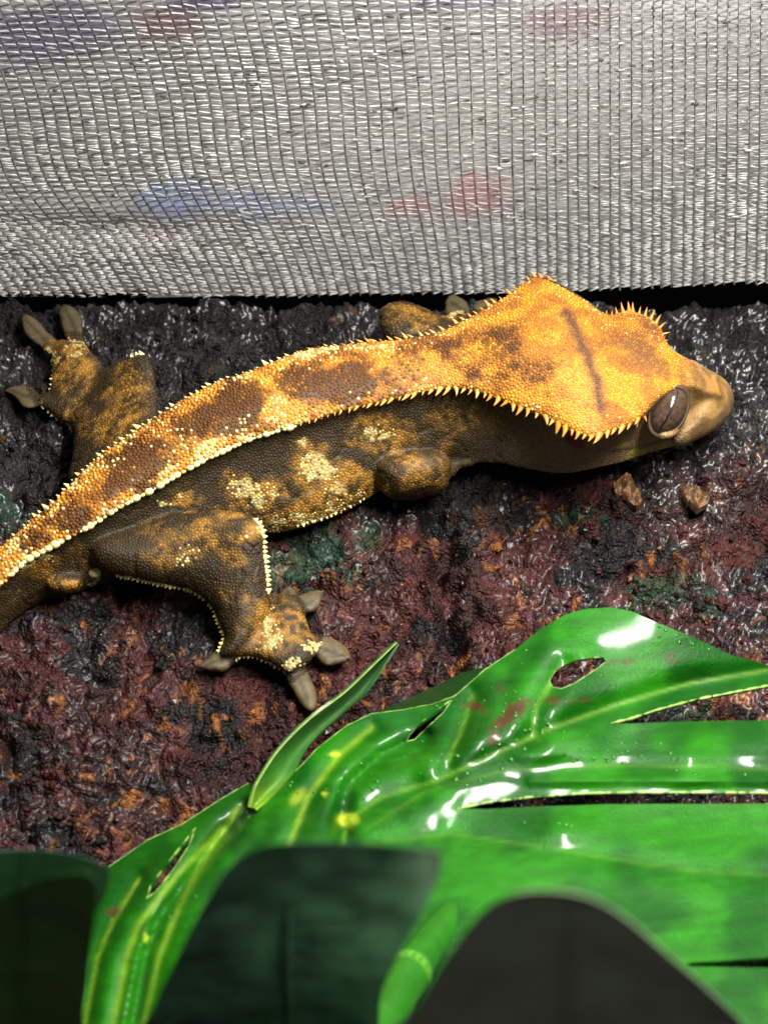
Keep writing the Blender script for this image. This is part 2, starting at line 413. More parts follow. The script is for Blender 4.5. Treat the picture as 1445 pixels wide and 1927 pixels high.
# row heights, wider towards the top
rows = [0.0]
while rows[-1] < 660:
    g_ = min(1, rows[-1]/560); rows.append(rows[-1] + 3.8 + 3.2*g_)
rows = np.array(rows)
weft = Bag(); pill = Bag()
for i in range(len(xbs)-1):
    xa, xc = xbs[i], xbs[i+1]
    yba, ybc = mesh_bottom(xa), mesh_bottom(xc)
    n = len(rows)
    jit = rng.normal(0, 1.0, n) + (fbm(np.column_stack([rows/25, np.full(n, i*0.37)]), 2, 95)-0.5)*7
    side = np.where(np.arange(n) % 2 == 0, 0.12, 0.88)
    pxs = []; pys = []; rad = []
    for k in range(n):
        for (u, dy) in ((side[k], -1.0), (side[k], 1.0)):
            ya = yba*(1-u)+ybc*u - rows[k] + jit[k] - dy*(0.6+2.0*min(1, rows[k]/420))
            pxs.append(col_x(xa, ya)*(1-u) + col_x(xc, ya)*u); pys.append(ya)
    pxs = np.array(pxs); pys = np.array(pys)
    wob = (vnoise(np.column_stack([pys/9, np.full(len(pys), i*7.7)]), 12)-0.5)
    P = wall_point(pxs + wob*3, pys, 0.0) + np.array([0, -1, 0])*(0.00012*rng.random(len(pxs)))[:, None]
    up = np.clip((560-pys)/560, 0, 1)
    V_, F_ = tube(P, (0.000088 + 0.000045*up)*rng.uniform(0.8, 1.35, len(pxs)), 4)
    weft.add(V_, F_)
    # knitted pillar between two ladders
    ys = yba - np.arange(-2, 660, 6.0)
    P = wall_point(col_x(xa, ys), ys, 0.00012)
    V_, F_ = tube(P, 0.00013*rng.uniform(0.5, 1.5, len(ys))*(1-0.55*np.clip((yba-ys)/560, 0, 1)), 5); pill.add(V_, F_)
root = empty('mesh_screen', (0, edge_y+0.006, 0))
tag(root, 'pale woven mesh screen rising behind the bark ledge', 'mesh screen')
def under(name, me, mat, parent):
    o = link(name, me, mat, parent); o.matrix_parent_inverse = Matrix.Translation(-Vector(parent.location)); return o
tag(under('zigzag_threads', weft.mesh('zigzag_threads'), M_THREAD, root), kind='stuff')
tag(under('pillar_threads', pill.mesh('pillar_threads'), M_PILLAR, root), kind='stuff')
# bits of thread pulled loose and dirt caught in the cells
iv1, jf1 = ico(1)
lint = Bag(); dirt = Bag()
for k in range(330):
    x = rng.uniform(-50, 1500); y = rng.triangular(0, 330, 545)
    P = wall_point(np.array([x]), np.array([y]), -0.00015)[0]
    s = np.array([rng.uniform(0.0003, 0.0009), 0.00012, rng.uniform(0.0001, 0.00035)])
    w = iv1*(0.6+0.8*vnoise(iv1*1.9+k*2.3, 8))[:, None]*s
    (lint if rng.random() < 0.6 else dirt).add(w+P, jf1)
tag(under('lint', lint.mesh('lint'), M_THREAD, root), kind='stuff')
tag(under('dirt_specks', dirt.mesh('dirt_specks'), plain_mat('dark_dirt', (0.16, 0.145, 0.13), 0.5), root), kind='stuff')

# cloth lining seen through the mesh, grey with patches of colour and painted-in shading
px_ = np.linspace(-620, 2000, 150); ts = np.linspace(0, 1, 60)
GX, GT = np.meshgrid(px_, ts); GY = mesh_bottom(GX)-3 - GT*720
P = wall_point(GX.ravel(), GY.ravel(), 0.00045)
fx, fy = GX.ravel(), GY.ravel()
n1 = fbm(np.stack([fx, fy], -1)/150, 3, 101); wx = fx+(n1-0.5)*60; wy = fy+(fbm(np.stack([fx, fy], -1)/60, 3, 102)-0.5)*50
C = mix(np.array([0.70, 0.69, 0.67]), np.array([0.85, 0.84, 0.82]), n1)
C = mix(C, np.array([0.50, 0.49, 0.52]), sstep(330, 60, fy)*0.6)  # purple-grey shading of the upper screen painted into the cloth colour
for (x, y, rx, ry, c, s) in [(330, 375, 95, 42, (.40, .52, .95), .75), (520, 385, 130, 30, (.45, .53, .92), .6), (305, 440, 48, 18, (.95, .38, .50), .9), (780, 388, 42, 32, (.95, .40, .44), .8), (900, 368, 68, 52, (.95, .42, .45), .8),
                             (80, 55, 190, 60, (.20, .17, .33), .8), (310, 45, 85, 48, (.34, .16, .18), .8), (380, 5, 90, 20, (.15, .10, .30), .8), (1070, 35, 90, 40, (.34, .14, .20), .6), (850, 0, 120, 15, (.2, .15, .36), .7), (240, 410, 300, 22, (.30, .30, .32), .5)]:  # last entry: grey shade of the fold, painted into the cloth
    d = np.hypot((wx-x)/rx, (wy-y)/ry); C = mix(C, np.array(c), sstep(1.15, 0.55, d+(fbm(np.stack([fx, fy], -1)/16, 2, 103)-.5)*0.5)*s)
idx = np.arange(150*60).reshape(60, 150)
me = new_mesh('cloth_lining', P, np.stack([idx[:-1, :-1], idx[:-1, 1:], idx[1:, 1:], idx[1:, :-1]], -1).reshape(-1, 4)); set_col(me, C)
tag(link('cloth_lining', me, attr_mat('patchy_shaded_cloth', rough=(0.5, 0.8), noise=400, colvar=0.1, transl=0.6)), 'grey cloth with blurred pink and blue patches behind the mesh', kind='structure')

# ------------------------------------------------------------------ the gecko
# station: far crest px, near crest px, crest z, dome, near belly px, belly z, bottom z (mm), ridge sharpness
ST = [
 ((-178, 1330), (-150, 1350), 4.0, 0.6, (-143, 1362), 2.5, 1.2, 0.2),
 ((-140, 1205), (-92, 1238), 6.5, 0.8, (-70, 1262), 3.5, 1.2, 0.4),
 ((-62, 1085), (-18, 1128), 9.0, 0.8, (10, 1165), 4.0, 1.2, 0.6),
 ((10, 1022), (42, 1062), 10.5, 0.9, (60, 1120), 4.5, 1.2, 0.8),
 ((62, 978), (95, 1030), 11.5, 1.0, (112, 1106), 4.5, 1.0, 1),
 ((105, 942), (150, 1001), 12.5, 1.0, (165, 1092), 4.5, 0.8, 1),
 ((147, 897), (209, 966), 13.3, 1.2, (225, 1076), 4.5, 0.6, 1),
 ((192, 855), (270, 931), 14.0, 1.3, (290, 1062), 4.5, 0.6, 1),
 ((240, 823), (317, 904), 14.5, 1.4, (345, 1045), 4.5, 0.6, 1),
 ((307, 777), (399, 859), 15.5, 1.6, (430, 1020), 4.5, 0.6, 1),
 ((392, 727), (480, 823), 16.5, 1.6, (520, 1000), 4.5, 0.6, 1),
 ((475, 697), (560, 800), 17.0, 1.6, (600, 975), 4.5, 0.6, 1),
 ((570, 661), (646, 773), 17.0, 1.6, (680, 937), 4.5, 0.8, 1),
 ((655, 649), (712, 758), 16.8, 1.6, (740, 905), 4.5, 1.0, 1),
 ((715, 642), (762, 745), 16.8, 1.5, (800, 884), 4.8, 1.5, 1),
 ((805, 632), (845, 730), 17.2, 1.5, (870, 868), 5.0, 2.0, 1),
 ((870, 605), (919, 744), 18.0, 1.8, (925, 862), 5.2, 2.4, 1),
 ((920, 577), (978, 767), 18.8, 2.2, (980, 869), 5.2, 2.6, 1),
 ((960, 553), (1030, 787), 19.3, 2.6, (1036, 879), 5.0, 2.6, 1),
 ((988, 531), (1080, 813), 19.6, 2.8, (1080, 884), 5.0, 2.6, 1),
 ((1014, 522), (1118, 823), 19.6, 2.8, (1118, 884), 5.0, 2.6, 1),
 ((1060, 541), (1154, 810), 19.2, 2.8, (1154, 877), 5.0, 2.6, 1),
 ((1105, 568), (1189, 798), 18.6, 2.5, (1190, 868), 5.0, 2.6, 0.9),
 ((1136, 590), (1215, 777), 18.2, 2.2, (1225, 858), 5.0, 2.6, 0.8),
 ((1186, 600), (1245, 745), 18.0, 1.6, (1262, 846), 5.0, 2.6, 0.7),
 ((1232, 622), (1278, 728), 17.0, 1.2, (1295, 834), 5.0, 2.6, 0.6),
 ((1264, 658), (1303, 728), 15.6, 1.0, (1320, 822), 5.2, 2.8, 0.5),
 ((1298, 678), (1332, 738), 13.8, 0.9, (1347, 806), 5.4, 3.0, 0.4),
 ((1334, 702), (1358, 746), 11.8, 0.8, (1367, 787), 5.6, 3.4, 0.3),
 ((1360, 724), (1371, 750), 9.6, 0.5, (1377, 770), 6.0, 4.4, 0.2),
]
rowsS = []
for (u, l, zc, dome, bp, zb, z0, k) in ST:
    zc, dome, zb, z0 = zc*1e-3, dome*1e-3, zb*1e-3, z0*1e-3
    A = at_z(*u, zc); B = at_z(*l, zc); c = (A+B)/2; w = np.linalg.norm(B-A)/2; n = (B-A)/(2*w)
    b = float((at_z(*bp, zb)-c) @ n)
    rowsS.append([c[0], c[1], n[0], n[1], w, b, zc, dome, zb, z0, k])
rowsS = cr(np.array(rowsS), 230)
NS = 26
def half_section(w, b, zc, dome, zb, z0, k):
    H = zc-z0; b = max(b, 0.35*w)
    und = 0.16*k
    # top middle -> crest -> flank -> belly -> bottom middle
    pts = [(0, zc+dome), (0.35*w, zc+dome*0.92), (0.72*w, zc+dome*0.55), (0.93*w, zc+dome*0.18*(1)+0.0003*k), (w, zc-0.00005),
           (w*(1-0.07*k)+(b-w)*0.06, zc-0.10*H), (w*(1-und)+(b-w*(1-und))*0.42, zc-0.30*H),
           (w*(1-und)+(b-w*(1-und))*0.84, zc-0.54*H), (b, zb+0.03*H), (0.93*b, z0+0.10*H), (0.62*b, z0+0.01*H), (0, z0)]
    return cr(np.array(pts), NS)
ring = []; crestN = []; crestF = []; ax = []
for r in rowsS:
    cx_, cy_, n0, n1, w, b, zc, dome, zb, z0, k = r
    n = np.array([n0, n1]); n /= np.linalg.norm(n)
    h = half_section(w, b, zc, dome, zb, z0, k)
    near = np.column_stack([cx_+h[:, 0]*n[0], cy_+h[:, 0]*n[1], h[:, 1]])
    far = np.column_stack([cx_-h[:, 0]*n[0], cy_-h[:, 0]*n[1], h[:, 1]])
    ring.append(np.vstack([near, far[-2:0:-1]]))
    crestN.append([cx_+w*n[0], cy_+w*n[1], zc]); crestF.append([cx_-w*n[0], cy_-w*n[1], zc]); ax.append([cx_, cy_, zc+dome])
crestN = np.array(crestN); crestF = np.array(crestF); ax = np.array(ax)
ring = np.array(ring); m, kk = ring.shape[:2]
body = Bag()
RV = ring.reshape(-1, 3)
i = np.arange(m-1)[:, None]*kk; j = np.arange(kk)[None]; j2 = (j+1) % kk
RF = np.stack([i+j, i+j2, i+kk+j2, i+kk+j], -1).reshape(-1, 4)
def tris(q): return np.vstack([q[:, [0, 1, 2]], q[:, [0, 2, 3]]])
capV = np.vstack([RV, ring[0].mean(0), ring[-1].mean(0)])
cap = np.array([[kk*m, (a+1) % kk, a] for a in range(kk)] + [[kk*m+1, (m-1)*kk+a, (m-1)*kk+(a+1) % kk] for a in range(kk)])
body.add(capV, np.vstack([tris(RF), cap]))

def puff(poly, zc, T, R, smooth=True, step=6.0, flat=0.5):
    """closed swollen shape whose outline is poly; zc height of its mid surface (number or function), T thickness each way"""
    poly = np.asarray(poly, float)
    if smooth:
        n = len(poly); Q = np.vstack([poly[-2:], poly, poly[:3]]); full = cr(Q, (len(Q)-1)*6+1)
        poly = full[12:12+n*6]
    V, T_, d = tri_poly(poly, (), step)
    z = zc(V[:, 0], V[:, 1]) if callable(zc) else np.full(len(V), zc)
    P = at_z(V[:, 0], V[:, 1], z)
    r = P-CAM; r /= np.linalg.norm(r, axis=1)[:, None]
    t = np.clip(d/R, 0, 1); h = T*np.sqrt(np.clip(1-(1-t)**2, 0, 1))
    edge = d < 1e-3
    n = len(V); mp = np.arange(n)+n; mp[edge] = np.arange(n)[edge]
    W = np.vstack([P-r*h[:, None], P+r*h[:, None]*flat])
    body.add(W, np.vstack([T_, mp[T_[:, ::-1]]]))
tz = thin_plate
# near hind leg: thigh, knee, shank with its skin web
hl = tz([(205, 1060, .0075), (330, 960, .0105), (470, 965, .0115), (498, 1000, .0105), (508, 1110, .0055), (430, 1225, .0025), (380, 1120, .0045), (300, 1095, .0055), (480, 1180, .003), (200, 1000, .009)])
puff([(170, 1050), (205, 1078), (255, 1090), (310, 1100), (360, 1112), (392, 1136), (412, 1172), (421, 1200), (412, 1232), (440, 1236), (480, 1205), (506, 1150), (509, 1110), (504, 1050), (499, 1000), (484, 974), (450, 964), (390, 958), (320, 968), (250, 990), (180, 1010)], lambda x, y: hl(x, y), .0037, 62)
# its foot
fz = lambda x, y: 0.0021+0*x
puff([(412, 1236), (424, 1215), (430, 1190), (470, 1165), (498, 1130), (525, 1118), (552, 1112), (572, 1140), (580, 1178), (592, 1205), (588, 1240), (562, 1262), (545, 1270), (520, 1256), (480, 1238), (446, 1238)], fz, .0024, 40)
toes = []
def toe(poly, z=0.0015, T=.0011): toes.append(np.array(poly, float)); puff(poly, z, T, 14, step=4, flat=0.7)
toe([(428, 1212), (405, 1225), (384, 1244), (368, 1256), (392, 1262), (418, 1266), (438, 1252), (448, 1230)])
toe([(545, 1255), (537, 1275), (552, 1305), (566, 1330), (586, 1341), (598, 1326), (594, 1298), (580, 1266), (568, 1250)])
toe([(578, 1198), (602, 1196), (632, 1202), (652, 1218), (664, 1240), (640, 1250), (612, 1254), (594, 1236), (578, 1226)])
toe([(556, 1126), (580, 1113), (612, 1110), (606, 1130), (596, 1150), (576, 1158), (560, 1150)])
toe([(526, 1122), (534, 1106), (546, 1102), (556, 1112), (560, 1130), (540, 1136)])
# far hind leg
fl = tz([(150, 880, .0085), (230, 830, .0115), (290, 740, .0115), (275, 670, .011), (235, 670, .009), (180, 760, .006), (130, 800, .0035), (140, 840, .006)])
puff([(128, 905), (134, 860), (136, 815), (124, 792), (112, 778), (150, 745), (185, 700), (212, 682), (246, 668), (272, 666), (288, 690), (294, 730), (297, 775), (290, 815), (230, 870), (170, 920)], lambda x, y: fl(x, y), .0042, 60)
puff([(98, 660), (112, 638), (138, 640), (158, 645), (176, 668), (196, 690), (190, 740), (150, 775), (125, 795), (104, 786), (82, 768), (66, 764), (74, 745), (90, 735), (98, 700)], lambda x, y: 0.003+0.00002*np.clip(x-100, 0, 90), .0024, 35)
toe([(96, 668), (70, 650), (44, 625), (38, 598), (50, 590), (72, 602), (92, 624), (114, 644), (110, 664)], .0025)
toe([(130, 645), (114, 612), (110, 584), (122, 572), (142, 580), (156, 600), (158, 630), (162, 650)], .0025)
toe([(70, 768), (44, 768), (26, 748), (6, 735), (32, 724), (56, 722), (74, 738), (80, 756)], .0025)
# near fore leg: folded elbow, forearm running under the throat
ne = tz([(700, 890, .006), (850, 880, .006), (775, 850, .009), (775, 940, .0035)])
puff([(702, 895), (706, 872), (726, 858), (764, 850), (806, 846), (838, 856), (850, 876), (846, 905), (832, 926), (800, 936), (764, 943), (730, 936), (710, 918)], lambda x, y: ne(x, y), .0048, 46, flat=0.8)
puff([(760, 850), (820, 815), (880, 830), (912, 858), (890, 876), (866, 884), (846, 900), (800, 892)], .0042, .0022, 40)
# far fore leg
puff([(714, 600), (716, 582), (734, 570), (756, 566), (784, 572), (812, 584), (838, 592), (862, 590), (888, 600), (880, 640), (800, 650), (730, 640)], .0095, .0042, 40)
toe([(842, 598), (836, 574), (846, 554), (860, 556), (878, 566), (884, 584), (878, 600)], .006)
toe([(888, 596), (892, 570), (912, 560), (936, 560), (930, 590), (910, 606)], .006)
# brow bulges and snout tip
puff([(1136, 600), (1150, 592), (1180, 584), (1212, 592), (1234, 606), (1248, 626), (1252, 648), (1228, 664), (1180, 650), (1146, 626)], .0165, .0030, 40)
puff([(1220, 790), (1216, 768), (1226, 744), (1246, 728), (1272, 722), (1292, 730), (1300, 748), (1292, 790), (1270, 822), (1240, 826)], .0122, .0022, 40)
puff([(1278, 690), (1300, 676), (1326, 690), (1350, 703), (1370, 719), (1382, 748), (1375, 778), (1350, 806), (1312, 828), (1276, 840), (1262, 820), (1290, 770)], tz([(1300, 680, .012), (1375, 740, .0085), (1300, 830, .0060), (1270, 760, .010), (1350, 805, .0065)]), .0048, 62)
puff([(1318, 690), (1342, 698), (1352, 708), (1346, 722), (1326, 716)], .0125, .0012, 14, step=4)
# vent bulge and spur
puff([(82, 1090), (100, 1074), (140, 1074), (160, 1092), (142, 1112), (108, 1116), (88, 1108)], .0045, .003, 22)

tmp = link('body_cage', body.mesh('body_cage'))
md = tmp.modifiers.new('r', 'REMESH'); md.mode = 'VOXEL'; md.voxel_size = 0.00030; md.use_smooth_shade = True
sm = tmp.modifiers.new('s', 'SMOOTH'); sm.factor = 0.5; sm.iterations = 5
dg = bpy.context.evaluated_depsgraph_get()
bme = bpy.data.meshes.new_from_object(tmp.evaluated_get(dg)); bme.name = 'gecko_body'
bpy.data.objects.remove(tmp)
nv = len(bme.vertices); BV = np.empty(nv*3, np.float32); bme.vertices.foreach_get('co', BV); BV = BV.reshape(-1, 3).astype(float)
_n = np.empty(nv*3, np.float32); bme.vertices.foreach_get('normal', _n); _n = _n.reshape(-1, 3)
_w = (fbm(BV*360, 3, 240)-0.5)*0.0011 - 0.0005*np.exp(-((fbm(BV*np.array([500, 300, 300]), 2, 241)-0.5)/0.03)**2)*(BV[:, 2] < 0.014)
_sx = to_px(BV)[0]; _w = _w*0.34*sstep(1200, 900, _sx); BV = BV + _n*_w[:, None]; bme.vertices.foreach_set('co', BV.astype(np.float32).ravel()); bme.update()
BN = np.empty(nv*3, np.float32); bme.vertices.foreach_get('normal', BN); BN = BN.reshape(-1, 3).astype(float)
print('gecko verts', nv)

cU = np.stack(to_px(crestF), -1); cL = np.stack(to_px(crestN), -1)
dorsal_poly = np.vstack([cU, cL[::-1]])
dl_sel = slice(10, 200)
def blobs(px, py, lst, soft=0.35):
    r = np.zeros(np.shape(px))
    for (x, y, rx, ry, a, s) in lst:
        ca, sa = math.cos(math.radians(a)), math.sin(math.radians(a))
        u = ((px-x)*ca+(py-y)*sa)/rx; v = (-(px-x)*sa+(py-y)*ca)/ry
        r = np.maximum(r, s*sstep(1+soft, 1-soft, np.hypot(u, v)))
    return r
toe_root = [np.array((500, 1195.)) if t.mean(0)[1] > 1000 else (np.array((135, 705.)) if t.mean(0)[0] < 400 else np.array((870, 640.))) for t in toes]
def paint(P, N, rnd=None):
    px, py = to_px(P); n = len(px)
    if rnd is None: rnd = np.full(n, 0.5)
    toc = (CAM-P); toc /= np.linalg.norm(toc, axis=1)[:, None]
    facing = (N*toc).sum(1)
    q2 = np.stack([px, py], -1)
    wx = px+(fbm(P*420, 3, 201)-0.5)*46; wy = py+(fbm(P*420, 3, 202)-0.5)*46
    dmask = inside(px, py, dorsal_poly) & (N[:, 2] > 0.15)
    dmask |= (inside(px, py, [(1136, 604), (1150, 590), (1180, 580), (1212, 588), (1238, 604), (1252, 626), (1256, 650), (1228, 664), (1180, 650)]) & (N[:, 2] > -0.1))
    leg_back = inside(px, py, [(120, 930), (100, 640), (0, 560), (180, 560), (300, 640), (300, 778), (240, 815), (150, 893)]) | (P[:, 2] < 0.0118)
    head = sstep(820, 1000, px)
    gold = mix(np.array([0.52, 0.225, 0.022]), np.array([0.53, 0.215, 0.012]), head)
    tan = np.array([0.30, 0.100, 0.010]); brn = np.array([0.050, 0.0165, 0.002]); cream = np.array([0.74, 0.58, 0.25])
    n1 = fbm(P*330, 4, 210)
    dk = blobs(wx, wy, [(442, 772, 42, 62, 35, 1), (640, 722, 62, 36, -10, 1), (560, 722, 46, 34, 20, .8), (255, 878, 46, 60, 50, 1), (360, 800, 50, 28, -30, .75), (330, 850, 40, 22, -30, .5), (130, 968, 44, 32, -40, 1), (60, 1020, 30, 22, 0, .8), (760, 690, 40, 26, 0, .55), (860, 668, 40, 28, 0, .5), (940, 640, 46, 32, -40, .6), (920, 715, 40, 18, 10, .5), (1000, 690, 50, 30, 20, .4), (1020, 745, 40, 18, 20, .4)])
    dk = np.clip(dk*(0.55+0.9*fbm(P*900, 3, 211)) + sstep(0.54, 0.68, n1)*0.55*(1-0.5*head) + (rnd-0.5)*0.45*(dk > 0.05), 0, 1)
    dors = mix(gold, tan, sstep(0.40, 0.58, n1)*0.75)
    rn3 = np.mod(rnd*13.7+0.15, 1.0)
    dors = mix(dors, brn, np.clip(sstep(0.15, 0.95, dk*(0.65+0.8*fbm(P*1300, 3, 216))+(rn3-0.5)*0.55*(rnd != 0.5)*(dk > .04)), 0, 1)*0.88)
    # cream granules towards the crests of the rear half
    dL = seg_dist(px, py, cL[10:200:3]); dU = seg_dist(px, py, cU[10:200:3]); dE = np.minimum(dL, dU)
    crm = np.clip(sstep(40, 4, dE)*0.75 + blobs(wx, wy, [(315, 850, 50, 35, -35, .8), (520, 770, 45, 22, -15, .55), (690, 720, 26, 40, 0, .5), (470, 800, 40, 20, -25, .6), (50, 1040, 35, 30, 0, .75), (0, 1090, 40, 60, 0, .9), (400, 840, 50, 15, -25, .6), (700, 660, 40, 18, 0, .35)]), 0, 1)*(1-sstep(640, 860, px)*0.75)*(1-dk*0.6)
    rn2 = np.mod(rnd*7.31, 1.0)
    crm = crm*sstep(0.28, 0.62, fbm(P*520, 3, 212))*1.15
    dors = mix(dors, cream, (rnd < crm*0.62)*(0.45+0.5*rn2))
    # head marks
    hd = np.exp(-(seg_dist(wx*0.7+px*0.3, wy*0.7+py*0.3, [(1060, 590), (1078, 622), (1100, 660), (1112, 700), (1126, 730), (1132, 765)])/13)**2)
    hd2 = blobs(wx, wy, [(1195, 655, 50, 24, 25, .8), (1215, 618, 24, 18, 10, .7), (1160, 655, 40, 12, 15, .5), (1245, 690, 26, 14, 40, .8), (1180, 690, 32, 12, 20, .5), (1300, 700, 30, 22, 20, .35)], .5)
    dors = mix(dors, np.array([0.085, 0.036, 0.016]), np.clip(hd*0.95+hd2*0.8, 0, 1)*(px > 1040))
    # flanks, limbs and throat
    fl_d = np.array([0.031, 0.0185, 0.0050]); fl_t = np.array([0.31, 0.150, 0.020]); fl_c = np.array([0.62, 0.50, 0.20])
    tn = blobs(wx, wy, [(600, 900, 62, 45, 30, 1), (480, 925, 55, 35, 10, .9), (720, 820, 60, 36, 20, .9), (670, 900, 40, 26, 30, .8), (560, 975, 110, 24, -18, 1), (575, 835, 40, 16, 0, .8), (690, 945, 50, 18, -25, .8), (850, 790, 55, 26, 20, .5), (940, 790, 40, 18, 0, .4), (345, 945, 34, 14, 10, .9),
                       (380, 1010, 36, 30, 30, .9), (300, 1000, 40, 20, 0, .6), (430, 968, 30, 14, 0, .8), (430, 1050, 24, 20, 0, .7), (330, 1040, 60, 28, 0, .7), (520, 1180, 60, 50, 0, .9), (450, 1130, 30, 16, 0, .5), (120, 1095, 40, 18, 0, 1), (60, 1060, 50, 24, 0, .6),
                       (235, 770, 36, 60, 20, .8), (195, 800, 40, 30, 0, .7), (130, 690, 44, 44, 0, 1), (240, 700, 26, 30, 0, .5), (140, 760, 20, 30, 0, .6), (770, 600, 50, 26, 10, .8), (855, 590, 22, 12, 0, 1), (780, 885, 60, 30, 20, .75), (830, 870, 20, 20, 0, .4), (250, 830, 50, 25, 0, .5)])
    tn = np.clip(tn + sstep(0.60, 0.75, n1)*0.3, 0, 1)
    limb = (px < 520) & ((py > 950) & (py < 1150) & (px > 180) | (py < 800) & (px < 300) & ((px > 170) | (py > 760)))
    tn = np.where(limb, tn*1.0, tn)
    ct = blobs(wx, wy, [(478, 925, 38, 30, 20, 1), (596, 885, 32, 30, 20, 1), (628, 925, 26, 16, 20, .8), (708, 818, 26, 15, -10, .9), (566, 829, 14, 9, 0, 1), (560, 978, 90, 14, -18, .8), (640, 950, 60, 12, -30, .6), (318, 943, 18, 10, 0, .9), (350, 1050, 16, 18, 0, .6), (505, 1190, 20, 34, 20, .8), (588, 1212, 18, 20, 0, .9), (548, 1262, 30, 12, -30, .8), (182, 1091, 14, 12, 0, 1), (100, 668, 14, 12, 0, .9), (142, 652, 24, 12, 0, .7), (855, 588, 16, 8, 0, .8), (370, 1045, 10, 14, 0, .5), (60, 1055, 40, 10, -20, .7)])
    flank = mix(fl_d, fl_t, tn*0.85)
    tn = tn*sstep(0.30, 0.68, 0.5*fbm(P*560, 3, 214)+0.5*fbm(P*1500, 2, 215))*1.2
    flank = mix(fl_d, fl_t, np.clip(tn*0.95+(rnd-0.5)*0.3*tn, 0, 1))
    ct = ct*sstep(0.25, 0.6, fbm(P*700, 3, 213)+0.08)
    flank = mix(flank, fl_c, (rnd < ct*0.8)*(0.45+0.5*rn2))
    thr = sstep(840, 1040, px)*sstep(730, 860, py+0*px)
    flank = mix(flank, np.array([0.27, 0.205, 0.125]), thr*0.9*(1-0.4*tn))
    chin = sstep(1060, 1260, px)
    flank = mix(flank, np.array([0.30, 0.185, 0.075]), chin)
    flank = mix(flank, np.array([0.46, 0.31, 0.15]), chin*sstep(815, 850, py + (px-1200)*0.3)*0.7)
    flank = mix(flank, np.array([0.55, 0.50, 0.10]), blobs(wx, wy, [(1203, 851, 26, 10, -15, .8)]))
    flank = mix(flank, np.array([0.22, 0.035, 0.045]), blobs(px, py, [(1080, 829, 24, 11, 30, 1)]))
    mouth = np.exp(-(seg_dist(px, py, [(1150, 850), (1215, 838), (1280, 818), (1330, 795), (1362, 778), (1378, 764)])/3.0)**2)
    flank = mix(flank, np.array([0.07, 0.04, 0.025]), mouth*0.75)
    dm = dmask & ~(leg_back & (px < 320) & ~inside(px, py, dorsal_poly)) & (facing > -0.2)
    # soft snout transition
    C = np.where(dm[:, None], dors, flank)
    snout = sstep(1255, 1320, px)
    C = mix(C, mix(C, np.array([0.27, 0.15, 0.045]), 0.75), snout)
    C = mix(C, C*0.45, snout*sstep(0.42, 0.62, fbm(P*520, 4, 230))*0.8)
    C = mix(C, np.array([0.12, 0.07, 0.035]), sstep(1358, 1384, px+(fbm(P*700, 3, 231)-.5)*24)*0.7)
    toe_m = np.zeros(n, bool)
    for t in toes: toe_m |= inside(px, py, t) & (P[:, 2] < 0.012)
    padc = mix(np.array([0.050, 0.037, 0.016]), np.array([0.105, 0.080, 0.038]), fbm(P*900, 3, 222))
    core = inside(px, py, [(424, 1215), (470, 1165), (525, 1118), (560, 1120), (580, 1178), (584, 1240), (545, 1262), (480, 1232), (440, 1232)]) | inside(px, py, [(104, 650), (165, 655), (196, 690), (150, 775), (90, 750), (98, 700)])
    for t, fc_ in zip(toes, toe_root):
        ti_ = inside(px, py, t); tipd = np.hypot(*(t-fc_).T).max(); near_ = np.hypot(*(t-fc_).T).min()
        core |= ti_ & (np.hypot(px-fc_[0], py-fc_[1]) < near_+(tipd-near_)*0.30)
    tm = toe_m & ~core
    groove = np.full(n, 1e9)
    for t in toes:
        c0 = t.mean(0); dv = np.linalg.svd(t-c0)[2][0]; h_ = np.abs((t-c0)@dv).max()*0.8
        groove = np.minimum(groove, seg_dist(px, py, [c0-dv*h_*0.6, c0+dv*h_]))
    padc = padc*(1-0.55*np.exp(-(groove/3.5)**2))[:, None]  # groove shade painted into the pad colour as a dark line
    C = np.where(tm[:, None], padc, C)
    return C, dm, tm, px, py, facing, dE
C, dm, tm, px, py, fc, dE = paint(BV, BN)
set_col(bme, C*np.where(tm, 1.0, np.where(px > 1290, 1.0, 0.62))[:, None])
geck = empty('gecko', tuple(at_z(760, 900, 0.0)))
tag(geck, 'orange and brown crested gecko lying on the wet bark', 'gecko')
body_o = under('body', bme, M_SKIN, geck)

# granular scales: one dome per scale, dart-thrown over the skin
nt_ = len(bme.polygons); bme.calc_loop_triangles()
TT = np.empty(len(bme.loop_triangles)*3, np.int32); bme.loop_triangles.foreach_get('vertices', TT); TT = TT.reshape(-1, 3)
a = BV[TT[:, 0]]; b = BV[TT[:, 1]]; c = BV[TT[:, 2]]
ar = np.linalg.norm(np.cross(b-a, c-a), axis=1)/2
NSMP = 420000
ti = rng.choice(len(TT), NSMP, p=ar/ar.sum())
r1 = np.sqrt(rng.random(NSMP)); r2 = rng.random(NSMP)
w = np.stack([1-r1, r1*(1-r2), r1*r2], -1)
SP = (BV[TT[ti]]*w[..., None]).sum(1); SN = (BN[TT[ti]]*w[..., None]).sum(1); SN /= np.linalg.norm(SN, axis=1)[:, None]
_, sdm, stm, spx, spy, sfc, sdE = paint(SP, SN)
on = (~stm) & (SN[:, 2] > -0.45) & (spx > -80) & (SP[:, 2] > 0.0008)
size = np.where(sdm, 5.6, 5.0)
size = np.where(sdm & (spx < 720), 6.2, size)
size = np.where((spx > 1000) & sdm, 5.0, size)
size = np.where((spx > 860) & ~sdm, 4.4, size)
size = np.where((spx > 1230) & (spy > 655), 4.0, size)
kn = (blobs(spx, spy, [(270, 700, 45, 60, 0, 1), (765, 600, 55, 36, 0, 1), (480, 1000, 30, 50, 0, .6)]) > 0.4) & ~sdm
size = np.where(kn, 7.5, size)
on &= ~((spx > 1325))
Rr = size*S*0.93
keep = []; cell = 0.0006; grid = {}
gi = np.floor(SP/cell).astype(int)
